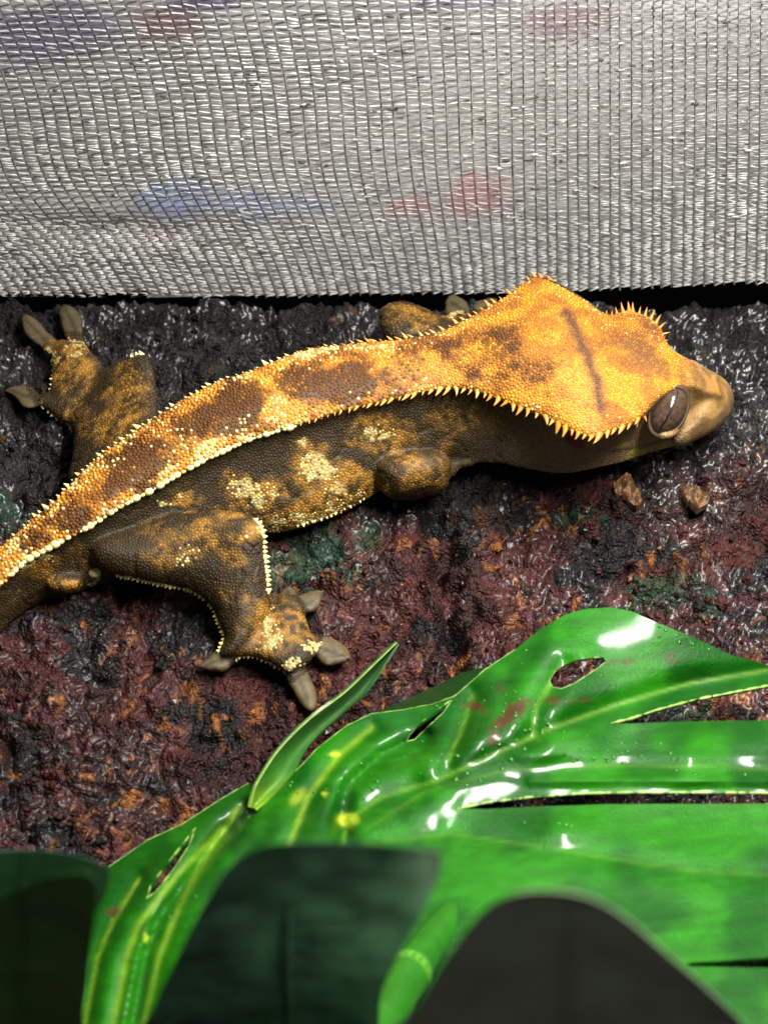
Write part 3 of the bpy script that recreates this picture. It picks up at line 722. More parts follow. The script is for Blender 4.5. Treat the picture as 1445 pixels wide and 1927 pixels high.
for k in np.nonzero(on)[0]:
    gx_, gy_, gz_ = gi[k]; p0, p1, p2 = SP[k]; rr = Rr[k]; ok = True
    for ddx in (-1, 0, 1):
        for ddy in (-1, 0, 1):
            for ddz in (-1, 0, 1):
                for (q0, q1, q2) in grid.get((gx_+ddx, gy_+ddy, gz_+ddz), ()):
                    if (q0-p0)**2+(q1-p1)**2+(q2-p2)**2 < rr*rr: ok = False; break
                if not ok: break
            if not ok: break
        if not ok: break
    if ok: keep.append(k); grid.setdefault((gx_, gy_, gz_), []).append((p0, p1, p2))
keep = np.array(keep); print('scales', len(keep))
KP, KN, KR = SP[keep], SN[keep], Rr[keep]
rnd = rng.random(len(keep))
KC, kdm, ktm, kpx, kpy, kfc, kdE = paint(KP, KN, rnd)
# tips paler than their bases on the back
KC = KC*np.where(kdm, 0.60+0.75*rng.random(len(keep)), 0.8+0.4*rng.random(len(keep)))[:, None]
t1 = np.cross(KN, [0.21, 0.33, 0.92]); t1 /= np.linalg.norm(t1, axis=1)[:, None]; t2 = np.cross(KN, t1)
th = np.arange(6)*math.pi/3
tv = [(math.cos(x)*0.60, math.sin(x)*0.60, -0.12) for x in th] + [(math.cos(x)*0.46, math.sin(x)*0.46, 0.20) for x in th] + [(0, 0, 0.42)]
tv = np.array(tv)
hgt = np.where(kdm, 1.0, 0.5)*np.where(kpx > 1180, 0.7, 1)*np.where(kdm & (kdE < 26) & (kpx < 700), 1.35, 1)
big = np.where(kdm & (kdE < 26) & (kpx < 700), 1.12, 1.0)
SV = (KP[:, None] + (KR*big)[:, None, None]*(tv[None, :, :1]*t1[:, None] + tv[None, :, 1:2]*t2[:, None] + tv[None, :, 2:]*(KN*hgt[:, None])[:, None]))
tf = [(x, (x+1) % 6, 6+(x+1) % 6) for x in range(6)] + [(x, 6+(x+1) % 6, 6+x) for x in range(6)] + [(6+x, 6+(x+1) % 6, 12) for x in range(6)]
tf = np.array(tf)
SF = (tf[None]+(np.arange(len(keep))*13)[:, None, None]).reshape(-1, 3)
me = new_mesh('scales', SV.reshape(-1, 3), SF)
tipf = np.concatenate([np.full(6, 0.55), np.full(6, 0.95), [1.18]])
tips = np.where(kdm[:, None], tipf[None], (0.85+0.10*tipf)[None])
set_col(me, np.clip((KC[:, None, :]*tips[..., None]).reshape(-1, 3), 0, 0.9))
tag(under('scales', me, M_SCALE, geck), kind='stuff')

# crest spikes: curved cones along both crests, each its own part
def spike_mesh(name, bend, wide, rgb0, rgb1):
    rings = 5; sd = 7; V = []; F_ = []; cc = []
    for r in range(rings):
        t = r/rings; rad = wide*(1-t)**0.85
        for s_ in range(sd):
            a_ = 2*math.pi*s_/sd; V.append((math.cos(a_)*rad + bend*t*t, math.sin(a_)*rad*0.85, t-0.12)); cc.append(np.array(rgb0)*(1-t)+np.array(rgb1)*t)
    V.append((bend, 0, 0.9)); cc.append(rgb1)
    for r in range(rings-1):
        for s_ in range(sd):
            a_ = r*sd+s_; b_ = r*sd+(s_+1) % sd; F_ += [(a_, b_, b_+sd), (a_, b_+sd, a_+sd)]
    for s_ in range(sd): F_.append(((rings-1)*sd+s_, (rings-1)*sd+(s_+1) % sd, rings*sd))
    me = new_mesh(name, np.array(V), np.array(F_)); set_col(me, np.array(cc)); me.materials.append(M_SPIKE); return me
sp_head = [spike_mesh('crest_spike', bnd, .36, (.50, .21, .016), (.52, .20, .045)) for bnd in (0.15, 0.3, 0.5)]
sp_neck = [spike_mesh('crest_spike', bnd, .34, (.56, .33, .07), (.54, .24, .045)) for bnd in (0.3, 0.45, 0.65)]
sp_body = [spike_mesh('crest_scale', bnd, .62, (.62, .42, .12), (.78, .64, .28)) for bnd in (0.1, 0.35)]
v_, f_ = ico(2); v_ = v_*np.array([.62, .5, .5])+np.array([0, 0, .1])
bead = new_mesh('crest_scale', v_, f_); set_col(bead, mix(np.array([.60, .42, .13]), np.array([.80, .68, .32]), sstep(-.3, .5, v_[:, 2]))); bead.materials.append(M_SPIKE)
sp_leg = spike_mesh('edge_scale', 0.1, .7, (.62, .50, .20), (.80, .72, .36))
def place(me, pos, d, back, length, width=None, name='crest_spike'):
    d = np.array(d, float); d /= np.linalg.norm(d); back = np.array(back, float); back -= d*(back@d); back /= np.linalg.norm(back)+1e-12
    y_ = np.cross(d, back); w_ = width or length
    Mx = Matrix([[back[k]*w_, y_[k]*w_, d[k]*length, pos[k]] for k in range(3)] + [[0, 0, 0, 1]])
    o = bpy.data.objects.new(name, me); COL.objects.link(o); o.parent = geck
    o.matrix_parent_inverse = Matrix.Translation(-Vector(geck.location)); o.matrix_basis = Mx
    return o
def along(cp, px0, px1, step):
    P2 = np.stack(to_px(cp), -1); i0 = np.argmin(np.abs(P2[:, 0]-px0)); i1 = np.argmin(np.abs(P2[:, 0]-px1))
    seg = P2[i0:i1+1]; s = np.concatenate([[0], np.cumsum(np.hypot(*np.diff(seg, axis=0).T))]); out = []; u = 0
    while u < s[-1]:
        f = np.interp(u, s, np.arange(i0, i1+1)); out.append(f); u += step(np.interp(f, np.arange(len(P2)), P2[:, 0]))*rng.uniform(0.75, 1.3)
    return out
from mathutils.bvhtree import BVHTree
bvh = BVHTree.FromPolygons([tuple(v) for v in BV], [tuple(map(int, t)) for t in TT])
def snap(p):
    loc, nor, _, _ = bvh.find_nearest(Vector(p)); return np.array(loc), np.array(nor)
idxs = np.arange(len(ax))
for cp, other, far in ((crestN, crestF, False), (crestF, crestN, True)):
    for f in along(cp, 25, 1205 if not far else 1040, lambda x: (13 if far else 11.5) if x < 560 else (13.5 if x < 900 else 14.5)):
        p = np.array([np.interp(f, idxs, cp[:, k]) for k in range(3)]); o2 = np.array([np.interp(f, idxs, other[:, k]) for k in range(3)])
        t_ = np.array([np.interp(min(f+1, len(ax)-1), idxs, cp[:, k]) for k in range(3)])-p; t_ /= np.linalg.norm(t_)+1e-12
        lat = (p-o2)/np.linalg.norm(p-o2); x = float(to_px(p)[0])
        sp, sn = snap(p)
        back = -t_
        if x < 560:
            L_ = rng.uniform(8, 11)*S if not far else rng.uniform(9, 13)*S
            d = lat*0.75+np.array([0, 0, 0.85])+back*0.35
            L_ *= rng.uniform(0.5, 1.3); place(random.choice(sp_body) if far else bead, sp-d*0.00012, d, back, L_*1.15, L_*(1.15 if not far else 0.8), 'crest_scale')
        else:
            g = sstep(560, 760, np.array(x)); L_ = (9.5+7.5*float(g))*S*rng.uniform(0.6, 1.35)*(1.15 if x > 1050 and not far else 1)
            if not far and x < 720: L_ *= 0.75
            d = lat*1.0+np.array([0, 0, 0.35 if not far else 0.9])+back*0.45
            if not far: d = lat+np.array([0, 0, -0.15])+back*rng.uniform(0.2, 0.6)
            d = d+rng.normal(0, 0.13, 3); place(random.choice(sp_head if x > 900 else sp_neck), sp-d*0.00006, d, back, L_, L_*0.85)
def edge_row(pts, step, length, z, kind=sp_leg, name='edge_scale', dirv=None, back=(-1, 0, 0)):
    P2 = cr(np.array(pts, float), 80); s = np.concatenate([[0], np.cumsum(np.hypot(*np.diff(P2, axis=0).T))]); u = 0
    while u <= s[-1]:
        x = np.interp(u, s, P2[:, 0]); y = np.interp(u, s, P2[:, 1]); zz = float(z(np.array([x]), np.array([y]))[0]) if callable(z) else z
        p, n_ = snap(at_z(x, y, zz)); d = n_ if dirv is None else np.array(dirv, float)
        L_ = length*S*rng.uniform(0.75, 1.25); place(kind, p, d, back, L_, L_, name); u += step*rng.uniform(0.8, 1.2)
edge_row([(478, 982), (494, 1000), (499, 1040), (504, 1080), (507, 1112)], 9, 9, lambda x, y: hl(x, y)+0.001)
edge_row([(222, 1080), (262, 1092), (310, 1102), (360, 1114), (388, 1132)], 8, 8, lambda x, y: hl(x, y))
edge_row([(392, 1140), (412, 1172), (420, 1205), (413, 1230)], 8, 7, lambda x, y: hl(x, y))
edge_row([(440, 1238), (480, 1238), (520, 1256), (545, 1268)], 9, 6, 0.002)
edge_row([(100, 735), (102, 700), (100, 668)], 10, 6, 0.003)
edge_row([(80, 770), (110, 788), (130, 800), (132, 830)], 10, 8, 0.003)
edge_row([(246, 668), (262, 666), (274, 672)], 10, 9, 0.011)
edge_row([(470, 690), (520, 662), (560, 645), (590, 640)], 9, 7, 0.013)
edge_row([(560, 988), (600, 972), (650, 952), (690, 928)], 9, 6, 0.004)
# lashes over the eyes
for (x, y, dx, dy, l) in [(1136, 590, 0, -1, 12), (1150, 590, .1, -1, 9), (1160, 587, -.3, -1, 12), (1172, 584, -.35, -1, 17), (1184, 583, -.25, -1, 18), (1191, 584, -.15, -1, 17), (1203, 588, .1, -1, 13), (1214, 593, .1, -1, 16), (1224, 600, .35, -1, 18), (1234, 608, .4, -1, 18), (1241, 617, .7, -.9, 14), (1248, 628, 1, -.25, 13), (1252, 640, 1, -.1, 6)]:
    p, n_ = snap(at_z(x, y, 0.0168)); d = RT*dx - UP*dy
    place(sp_head[0], p, d+n_*0.2, (1, 0, 0.3), l*S*1.25, l*S*0.7, 'lash_spike')
for (x, y, dx, dy, l) in [(1207, 778, .6, .9, 15), (1196, 790, .1, 1, 14)]:
    p, n_ = snap(at_z(x, y, 0.0175)); place(sp_head[0], p, RT*dx-UP*dy, (-1, 0, 0), l*S, l*S*.8)
pos, n_ = snap(at_z(182, 1091, 0.005))
me = new_mesh('vent_spur', ico(2)[0]*np.array([12, 9, 10])*S, ico(2)[1]); set_col(me, np.tile([.70, .60, .24], (len(me.vertices), 1))); me.materials.append(M_SPIKE)
o = link('vent_spur', me, None, geck); o.matrix_parent_inverse = Matrix.Translation(-Vector(geck.location)); o.location = pos

# eyes
def eye(center, a_dir, up_dir, ra, rb, rc, name='eye'):
    a_dir = np.array(a_dir)/np.linalg.norm(a_dir); f_dir = up_dir - a_dir*(up_dir@a_dir); f_dir /= np.linalg.norm(f_dir); b_dir = np.cross(f_dir, a_dir)
    v, f = ico(4)
    W = center + v[:, :1]*ra*a_dir + v[:, 1:2]*rb*b_dir + v[:, 2:]*rc*f_dir
    e = under(name, new_mesh(name, W, f), M_EYE, geck)
    def on(u, w_, lift=1.02):
        u = np.asarray(u); w_ = np.asarray(w_); z = np.sqrt(np.clip(1-u*u-w_*w_, 0, 1))
        return center + (u[..., None]*ra*a_dir + w_[..., None]*rb*b_dir + z[..., None]*rc*f_dir)*lift
    t = np.linspace(-0.80, 0.80, 40)
    wv = 0.20 + 0.10*np.sin(t*2.0+0.4) + 0.014*np.sin(t*17)
    P = on(t, wv, 1.0); V_, F_ = tube(P, 0.00013*(1-np.abs(t/0.85)**4)+0.00003, 6)
    under('pupil', new_mesh('pupil', V_, F_), M_BLACK, e)
    th = np.linspace(0, 2*np.pi, 60, endpoint=False)
    P = center + np.cos(th)[:, None]*ra*1.03*a_dir + np.sin(th)[:, None]*rb*1.05*b_dir + f_dir*rc*0.18
    V_, F_ = tube(P, 0.00030+0.00010*np.sin(th*2+1), 8, closed=True)
    under('eyelid', new_mesh('eyelid', V_, F_), M_LID, geck)
    return e
ec = at_z(1256, 774, 0.0125)
view = CAM-ec; view /= np.linalg.norm(view)
ec = ec + view*0.0027
eye(ec, RT*0.50+UP*0.82, view+np.array([0.25, -0.5, 0]), 47*S, 31*S, 33*S)
ec2 = at_z(1205, 604, 0.0130)+np.array([0, 0.0008, -0.0022])
eye(ec2, RT*0.9+np.array([0, 0, -.2]), np.array([0.2, 1.0, 0.15]), 38*S, 28*S, 26*S)

# ------------------------------------------------------------------ loose flakes of bark
def flake(poly, z, thick, rgb, label):
    poly = np.array(poly, float); V_, T_, d = tri_poly(poly, (), 3)
    base = at_z(V_[:, 0], V_[:, 1], np.full(len(V_), z))
    base[:, 2] += (fbm(V_/11, 4, 300, 0.65)-0.5)*0.0034 + np.clip(d/20, 0, 1)*0.0006
    P, Fq = sheet(V_, T_, base, np.tile([0, 0, 1.0], (len(base), 1)), thick)
    c_ = mix(np.array(rgb)*0.55, np.array(rgb)*1.3, sstep(.3, .7, fbm(np.vstack([V_, V_])/7, 4, 301)))
    loc = Vector(base.mean(0)); loc.z -= thick
    me = sharp(new_mesh('bark_flake', P-np.array(loc), Fq), 60); set_col(me, c_)
    o = link('bark_flake', me, attr_mat('flake', rough=(0.35, 0.6), noise=1500, colvar=0.3, bump=[(2500, .6, .0003)])); o.location = loc
    tag(o, label, 'bark flake')
flake([(1155, 905), (1172, 896), (1186, 894), (1198, 914), (1210, 938), (1200, 948), (1184, 940), (1168, 930), (1158, 922)], 0.0022, 0.0012, (0.12, 0.055, 0.018), 'pointed tan bark flake below the gecko chin')
flake([(1284, 918), (1302, 914), (1322, 920), (1336, 936), (1330, 950), (1312, 958), (1296, 944)], 0.0022, 0.0012, (0.15, 0.075, 0.03), 'rounded pinkish tan bark flake lying right of the pointed flake')

# ------------------------------------------------------------------ the large glossy leaf
ctrl = [(180, 1660, 13), (150, 1900, 19), (205, 1640, 13), (300, 1575, 11), (400, 1515, 10), (470, 1475, 10.5), (560, 1445, 12), (480, 1520, 14), (270, 1780, 20), (360, 1640, 17), (300, 1900, 23), (430, 1700, 20), (560, 1560, 18), (640, 1540, 16), (700, 1345, 10), (760, 1400, 13.5), (640, 1440, 15), (860, 1312, 13), (960, 1228, 14), (1063, 1160, 15), (1149, 1143, 16), (1234, 1172, 16.5), (1305, 1200, 15.5), (1445, 1255, 12), (1550, 1290, 10),
        (1445, 1288, 11), (1305, 1316, 12), (1149, 1362, 14.5), (1090, 1265, 16), (1000, 1330, 17), (1240, 1260, 14), (900, 1400, 17.5), (820, 1470, 17.5), (960, 1440, 17), (1187, 1364, 15.5), (1445, 1360, 16), (1550, 1360, 16), (1100, 1430, 18), (1300, 1430, 18.6), (1500, 1430, 18.6), (1100, 1493, 17), (1300, 1493, 17.2), (1445, 1492, 17.2), (860, 1522, 17.5), (1000, 1520, 18), (1445, 1514, 18), (1060, 1575, 20.2), (1300, 1600, 20.8), (1550, 1600, 20.8), (900, 1700, 24), (1200, 1740, 25.5), (1500, 1760, 26), (700, 1700, 23), (800, 1900, 29), (1300, 1950, 32), (500, 1900, 26), (1560, 1960, 32), (1800, 1325, 8), (1800, 1425, 16.5), (1860, 1650, 22), (1700, 2000, 31), (250, 2080, 24), (900, 2120, 34)]
hz = thin_plate([(a, b, c*1e-3) for a, b, c in ctrl])
veins = [[(640, 1600), (660, 1540), (720, 1500), (820, 1470), (930, 1420), (1040, 1370), (1150, 1330), (1300, 1285), (1445, 1262)],
         [(520, 1700), (545, 1590), (580, 1500), (640, 1420), (700, 1370)],
         [(270, 1927), (300, 1800), (340, 1700), (395, 1600), (450, 1520)],
         [(215, 1927), (240, 1800), (262, 1740), (330, 1650), (420, 1560)],
         [(160, 1927), (185, 1800), (215, 1730), (262, 1655)],
         [(690, 1560), (800, 1490), (950, 1450), (1150, 1440), (1445, 1447)],
         [(690, 1590), (850, 1570), (1050, 1600), (1300, 1640), (1500, 1650)],
         [(840, 1440), (870, 1370), (890, 1310)], [(1000, 1385), (1010, 1330), (1060, 1250)]]
def leaf_z(x, y):
    z = hz(x, y)
    # quilting between the veins and creases beside them
    for k, v in enumerate(veins):
        d = seg_dist(x, y, v); a_ = 0.35 if k in (5, 6) else 1.0; z = z - a_*0.0006*np.exp(-(d/16)**2) + a_*0.0005*np.exp(-((d-38)/24)**2)
    d = seg_dist(x, y, [(655, 1600), (640, 1540), (655, 1480), (720, 1420), (800, 1385)]); z = z - 0.0022*np.exp(-(d/16)**2)
    d = seg_dist(x, y, [(250, 1927), (275, 1800), (300, 1730), (380, 1620), (470, 1520)]); z = z - 0.0022*np.exp(-(d/13)**2)
    d = seg_dist(x, y, [(1000, 1470), (1200, 1468), (1500, 1470)]); z = z + 0.0008*np.exp(-(d/10)**2)
    z = z + (fbm(np.stack([x, y], -1)/70, 3, 320)-0.5)*(0.0005-0.0004*sstep(850, 1000, x))
    z = z + 0.00006*np.sin((y-0.01*(x-900))/4.5)*sstep(900, 1000, x)*sstep(1390, 1410, y)*sstep(1490, 1470, y)
    z = z + 0.0010*np.exp(-((x-1062-(1565-y)*0.9)/60)**2-((y-1562)/26)**2)
    return z
outer = [(140, 1990), (150, 1927), (160, 1850), (170, 1740), (172, 1660), (205, 1632), (277, 1582), (343, 1552), (415, 1505), (468, 1474), (474, 1500), (515, 1490), (556, 1452), (572, 1436), (598, 1408), (653, 1366), (698, 1344), (760, 1336), (812, 1326), (855, 1311), (912, 1261), (969, 1223), (1016, 1185), (1063, 1157), (1101, 1146), (1149, 1143), (1187, 1150), (1234, 1171), (1305, 1200), (1376, 1233), (1445, 1252), (1570, 1272), (1690, 1298), (1760, 1322), (1690, 1318), (1600, 1304), (1445, 1291), (1376, 1304), (1305, 1318), (1234, 1337), (1187, 1353), (1149, 1362), (1187, 1362), (1281, 1358), (1445, 1356), (1650, 1358), (1760, 1378), (1810, 1428), (1760, 1474), (1650, 1491), (1445, 1493), (1281, 1492), (1187, 1492), (1092, 1494), (997, 1501), (916, 1511), (860, 1523), (916, 1523), (997, 1519), (1139, 1514), (1445, 1513), (1700, 1516), (1830, 1560), (1880, 1660), (1800, 1752), (1640, 1790), (1445, 1803), (1300, 1812), (1290, 1816), (1300, 1820), (1445, 1822), (1640, 1824), (1740, 1880), (1720, 1970), (1600, 2070), (1300, 2120), (900, 2140), (500, 2120), (220, 2070)]
holes = [[(276, 1692), (283, 1668), (310, 1632), (345, 1588), (368, 1558), (356, 1592), (326, 1638), (294, 1678)],
         [(765, 1396), (770, 1384), (788, 1364), (831, 1331), (852, 1316), (834, 1342), (804, 1370), (780, 1393)],
         [(1033, 1282), (1044, 1263), (1064, 1250), (1087, 1242), (1112, 1238), (1135, 1237), (1140, 1246), (1122, 1260), (1111, 1267), (1082, 1286), (1056, 1297), (1040, 1294)]]
outer = np.array(outer, float); wj = (fbm(outer/22, 3, 330)-0.5)
V2, T2, d2 = tri_poly(outer, holes, 6.5)
lx, ly = V2[:, 0], V2[:, 1]
P = at_z(lx, ly, leaf_z(lx, ly)); N = tri_normals(P, T2)
if N[:, 2].mean() < 0: T2 = T2[:, ::-1]; N = -N
LV, LF = sheet(V2, T2, P, N, 0.00035)
def leaf_col(lx, ly, d2):
    g1 = np.array([0.0025, 0.060, 0.0015]); g2 = np.array([0.011, 0.122, 0.002])
    n1 = fbm(np.stack([lx, ly], -1)/110, 3, 340)
    C = mix(g1, g2, sstep(0.35, 0.65, n1))
    C = mix(C, np.array([0.010, 0.10, 0.012]), sstep(1420, 1330, ly+(lx-700)*-0.0)*sstep(900, 760, lx)*sstep(680, 720, lx)*0.6)
    for k, v in enumerate(veins):
        d = seg_dist(lx, ly, v); C = mix(C, np.array([0.20, 0.34, 0.025]), np.exp(-(d/(5.5 if k in (2, 3, 1) else 3.5))**2)*(0.6 if k in (1, 2, 3, 4) else (0.12 if k in (5, 6) else 0.3)))
    # fine side veins
    st = np.sin((lx*0.35+ly*1.0)/6.0+fbm(np.stack([lx, ly], -1)/50, 2, 341)*9); C = C*(1+0.07*st[:, None])
    st2 = fbm(np.stack([lx/260, ly/5.0 + lx*0.02], -1), 3, 344); C = C*(0.72+0.56*st2[:, None])
    sc_ = blobs(lx+(fbm(np.stack([lx, ly], -1)/9, 3, 342)-.5)*26, ly+(fbm(np.stack([lx, ly], -1)/9, 3, 343)-.5)*26, [(960, 1345, 46, 14, -40, 1), (895, 1330, 22, 7, 15, .9), (1180, 1249, 44, 4, 0, .8), (1265, 1240, 16, 4, 10, 1), (1040, 1320, 14, 5, 0, .8), (1095, 1318, 28, 3, 0, .6), (930, 1390, 16, 12, -50, .8), (210, 1718, 11, 9, 0, .9), (940, 1300, 10, 6, 0, .7)], .25)
    C = mix(C, np.array([0.060, 0.020, 0.011]), sc_*0.9)
    yl = blobs(lx, ly, [(630, 1420, 10, 5, 0, .9), (655, 1543, 18, 12, 0, .9), (275, 1766, 4, 8, 0, .9), (610, 1495, 5, 4, 0, .8), (560, 1500, 20, 10, -50, .3)], .5)
    C = mix(C, np.array([0.42, 0.52, 0.03]), yl)
    return C
Cl = leaf_col(lx, ly, d2)
plant = empty('monstera_plant', tuple(at_z(900, 1750, 0.0)))
tag(plant, 'glossy wet green monstera with split leaf spread before the gecko', 'plant')
me = sharp(new_mesh('leaf_blade', LV, LF)); set_col(me, np.vstack([Cl, Cl*0.8]))
blade = under('leaf_blade', me, M_LEAF, plant)
# pale rims where the blade ends at splits and holes
def rim(pts, closed, r=0.00007):
    Q = np.array(pts, float)
    if closed: Q = np.vstack([Q, Q[:1]])
    s = np.concatenate([[0], np.cumsum(np.hypot(*np.diff(Q, axis=0).T))]); u = np.linspace(0, s[-1], max(8, int(s[-1]/5)))
    x = np.interp(u, s, Q[:, 0]); y = np.interp(u, s, Q[:, 1])
    R_ = at_z(x, y, leaf_z(x, y)-0.0001); V_, F_ = tube(R_, r*(0.1+1.9*fbm(np.column_stack([u/6, u*0]), 2, 350)), 5)
    under('leaf_rim', new_mesh('leaf_rim', V_, F_), M_RIM, blade)
for h in holes: rim(h, True)
rim(outer[5:10], False, .00006); rim(outer[12:22], False, 0.00006); rim([(1600, 1304), (1445, 1291), (1376, 1304), (1305, 1318), (1234, 1337), (1187, 1353), (1149, 1362)], False, .00014); rim([(1650, 1491), (1445, 1493), (1281, 1492), (1187, 1492), (1092, 1494), (997, 1501), (916, 1511), (860, 1523)], False, .00014)
# upright torn lobe with its twisted tip
left = cr(np.array([(471, 1520), (476, 1496), (487, 1468), (526, 1410), (581, 1355), (648, 1304), (705, 1250), (746, 1210)], float), 60)
right = cr(np.array([(480, 1522), (515, 1492), (554, 1452), (570, 1420), (598, 1384), (653, 1334), (690, 1298), (748, 1211)], float), 60)
zl = np.interp(np.arange(60), [0, 15, 40, 59], [0.0155, 0.0165, 0.0135, 0.0085]); zr = np.interp(np.arange(60), [0, 15, 40, 59], [0.0150, 0.0130, 0.0105, 0.0083])
nu = 9; G = np.array([at_z(left[:, 0]*(1-u)+right[:, 0]*u, left[:, 1]*(1-u)+right[:, 1]*u, zl*(1-u)+zr*u - 0.0012*math.sin(math.pi*u)) for u in np.linspace(0, 1, nu)])
gp = G.transpose(1, 0, 2).reshape(-1, 3); idx = np.arange(60*nu).reshape(60, nu)
Tq = np.stack([idx[:-1, :-1], idx[:-1, 1:], idx[1:, 1:], idx[1:, :-1]], -1).reshape(-1, 4); Tt = tris(Tq)
Nn = tri_normals(gp, Tt)
if Nn[:, 2].mean() < 0: Tt = Tt[:, ::-1]; Nn = -Nn
SVv, SFf = sheet(None, Tt, gp, Nn, 0.00030)
uu = np.tile(np.linspace(0, 1, nu), 60); vv = np.repeat(np.linspace(0, 1, 60), nu)
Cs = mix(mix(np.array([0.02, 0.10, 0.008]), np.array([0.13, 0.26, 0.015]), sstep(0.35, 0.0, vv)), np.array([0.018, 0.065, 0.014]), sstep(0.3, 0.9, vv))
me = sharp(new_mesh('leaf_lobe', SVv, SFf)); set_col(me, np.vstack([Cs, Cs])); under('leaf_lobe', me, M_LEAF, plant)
V_, F_ = tube(G[0], 0.00009, 5); under('leaf_rim', new_mesh('leaf_rim', V_, F_), M_RIM, blade)
# the part of the blade that bends away behind
bp_ = [(640, 1385), (690, 1350), (760, 1318), (822, 1290), (869, 1266), (914, 1256), (930, 1262), (880, 1320), (820, 1350), (740, 1370), (690, 1385)]
V2b, T2b, d2b = tri_poly(bp_, (), 8); Pb = at_z(V2b[:, 0], V2b[:, 1], 0.0040+0.0075*np.clip(seg_dist(V2b[:, 0], V2b[:, 1], bp_[:7])/45, 0, 1)**0.8); Nb = tri_normals(Pb, T2b)
if Nb[:, 2].mean() < 0: T2b = T2b[:, ::-1]; Nb = -Nb
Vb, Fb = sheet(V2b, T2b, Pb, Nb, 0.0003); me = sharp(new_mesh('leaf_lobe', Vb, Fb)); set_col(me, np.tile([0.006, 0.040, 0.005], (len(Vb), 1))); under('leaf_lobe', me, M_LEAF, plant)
# petiole with its node
sp_ = cr(np.array([at_z(846, 1728, 0.0225), at_z(800, 1790, 0.0275), at_z(762, 1845, 0.032), at_z(715, 1927, 0.038), at_z(670, 2010, 0.043)]), 40)
_e = sp_[-1]; _dn = cr(np.array([_e, _e+[-0.004, -0.006, -0.004], _e+[-0.006, -0.009, -0.018], [_e[0]-0.007, _e[1]-0.010, -0.003]]), 24)[1:]
V_, F_ = tube(sp_, np.interp(np.arange(40), [0, 14, 18, 22, 39], [28, 30, 34, 31, 36])*S*0.8, 16); under('petiole', new_mesh('petiole', V_, F_), M_STEM, plant)
V_, F_ = tube(np.vstack([sp_[-2:], _dn]), np.linspace(36, 30, 25)*S*0.8, 14); under('stem', new_mesh('stem', V_, F_), M_STEM, plant)
kk_ = 18; V_, F_ = tube(sp_[kk_-1:kk_+2], 33*S*0.82, 18); under('node_ring', new_mesh('node_ring', V_, F_), M_VEIN, plant)
# water droplets on the blade
dr, df = ico(2); drop_b = Bag(); placed = 0
for (x, y, rx, ry, n_) in [(1290, 1195, 70, 26, 60), (1150, 1420, 120, 26, 60), (1000, 1370, 130, 50, 60), (870, 1440, 90, 40, 50), (700, 1480, 60, 50, 30), (340, 1720, 40, 60, 30), (1350, 1450, 120, 16, 30), (1060, 1570, 60, 30, 20), (950, 1300, 120, 60, 40), (560, 1500, 60, 60, 15)]:
    for k in range(n_):
        xx = x+rng.normal()*rx*0.6; yy = y+rng.normal()*ry*0.6
        if k % 2: continue
        if not inside(np.array([xx]), np.array([yy]), outer)[0] or any(inside(np.array([xx]), np.array([yy]), h)[0] for h in holes): continue
        p = at_z(xx, yy, float(leaf_z(np.array([xx]), np.array([yy]))[0])); r_ = rng.uniform(1.2, 3.2)*S
        drop_b.add(dr*np.array([r_*rng.uniform(.9, 1.5), r_, r_*0.55])+p, df)
mw, ntw, bw = mat_new('water'); bw.inputs['Base Color'].default_value = (0.012, 0.10, 0.004, 1); bw.inputs['Roughness'].default_value = 0.03; bw.inputs['Transmission Weight'].default_value = 0.0; bw.inputs['IOR'].default_value = 1.33
o = link('water_droplets', drop_b.mesh('water_droplets'), mw); tag(o, 'tiny water droplets scattered over the glossy split leaf', 'water', kind='stuff')

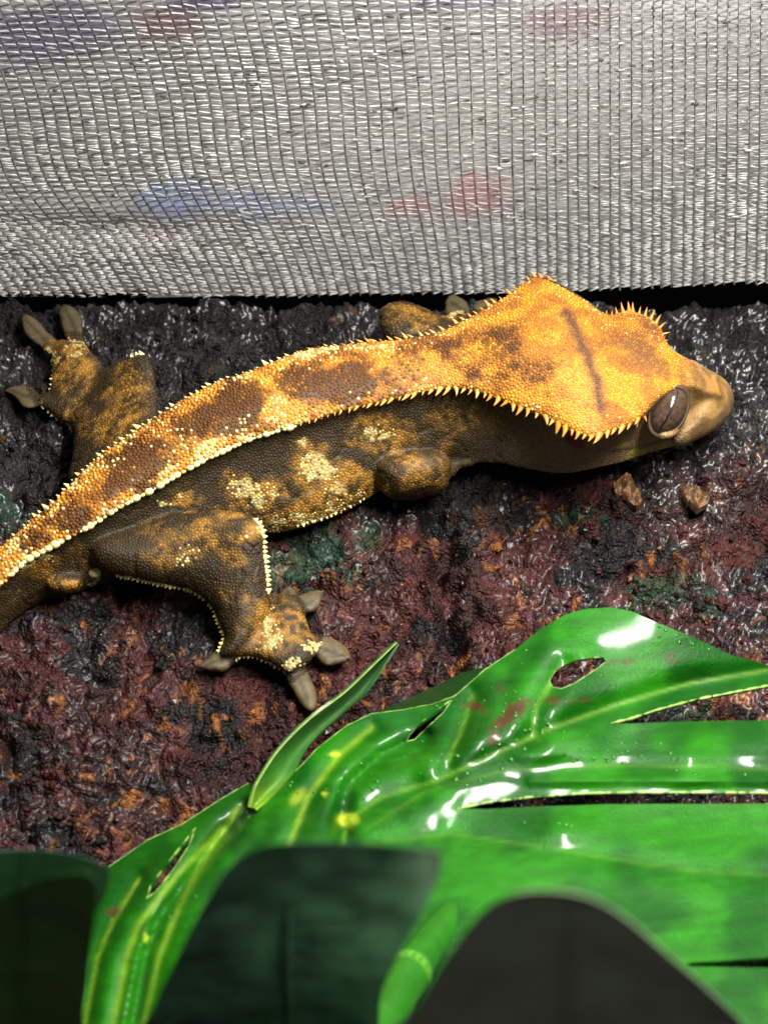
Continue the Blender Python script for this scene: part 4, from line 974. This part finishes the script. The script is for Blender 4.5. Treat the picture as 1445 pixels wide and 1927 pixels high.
# ------------------------------------------------------------------ dark leaves standing close to the camera
def dark_leaf(poly, y0, lean, mat, label, curl=-0.002):
    poly = np.array(poly, float); n = len(poly); Q = np.vstack([poly[-2:], poly, poly[:3]]); full = cr(Q, (len(Q)-1)*5+1)[10:10+n*5]
    V_, T_, d = tri_poly(full, (), 16)
    cxp = V_[:, 0].mean(); hw = (V_[:, 0].max()-V_[:, 0].min())/2
    u = (V_[:, 0]-cxp)/hw; top = V_[:, 1].min(); v = (V_[:, 1]-top)/400.0
    P_ = at_y(V_[:, 0], V_[:, 1], y0 - lean*(1-v) + curl*u*u + (fbm(V_/90, 2, 400)-0.5)*0.0012)
    N_ = tri_normals(P_, T_)
    if (N_ @ np.array([0, -1.0, 0.3])).mean() < 0: T_ = T_[:, ::-1]; N_ = -N_
    loc = Vector(P_[np.argmax(V_[:, 1])])
    W, Fq = sheet(V_, T_, P_, N_, 0.00003)
    r = empty('dark_leaf', loc); tag(r, label, 'leaf', 'dark leaves in front of the split leaf')
    under('blade', sharp(new_mesh('blade', W, Fq)), mat, r)
    # stalk from the blade's foot down to the bark
    fb = P_[V_[:, 1] > V_[:, 1].max()-14].mean(0)
    pth = cr(np.array([fb+[0, 0.0002, 0.004], fb, [fb[0]+0.001, fb[1]+0.002, fb[2]*0.5], [fb[0]+0.002, fb[1]+0.003, -0.003]]), 24)
    V3_, F3_ = tube(pth, np.linspace(0.0004, 0.0009, 24), 8); under('leaf_stalk', new_mesh('leaf_stalk', V3_, F3_), mat, r)
    # midrib on the side that shows
    ys = np.linspace(top+15, V_[:, 1].max()-5, 30); v = (ys-top)/400.0
    P_ = at_y(np.full(30, cxp), ys, y0-lean*(1-v)-0.0001)
    V2_, F2_ = tube(P_, np.linspace(0.00008, 0.00025, 30), 6); under('midrib', new_mesh('midrib', V2_, F2_), mat, r)
dark_leaf([(262, 2010), (290, 1900), (330, 1810), (375, 1720), (410, 1660), (450, 1615), (510, 1590), (600, 1585), (700, 1588), (790, 1598), (832, 1612), (815, 1680), (770, 1760), (720, 1860), (660, 2010)], -0.092, 0.004, M_DARK[0], 'dark blue-green leaf blade with squared tip covering the split leaf')
dark_leaf([(740, 2010), (790, 1890), (850, 1790), (910, 1715), (970, 1682), (1040, 1677), (1110, 1690), (1180, 1730), (1260, 1800), (1340, 1870), (1420, 1950), (1460, 2010)], -0.099, 0.003, M_DARK[1], 'grey-olive rounded leaf standing beside the green stem')
dark_leaf([(-90, 2010), (-90, 1800), (-60, 1730), (0, 1690), (60, 1660), (120, 1645), (172, 1648), (182, 1690), (172, 1780), (155, 1880), (135, 2010)], -0.090, 0.004, M_DARK[2], 'dark green pointed leaf touching the left edge of the split leaf')
dark_leaf([(-90, 1800), (-90, 1640), (-30, 1608), (50, 1600), (120, 1606), (175, 1620), (205, 1640), (190, 1700), (120, 1780), (40, 1830)], -0.080, 0.003, M_DARK[3], 'nearly black leaf behind the dark green pointed leaf')
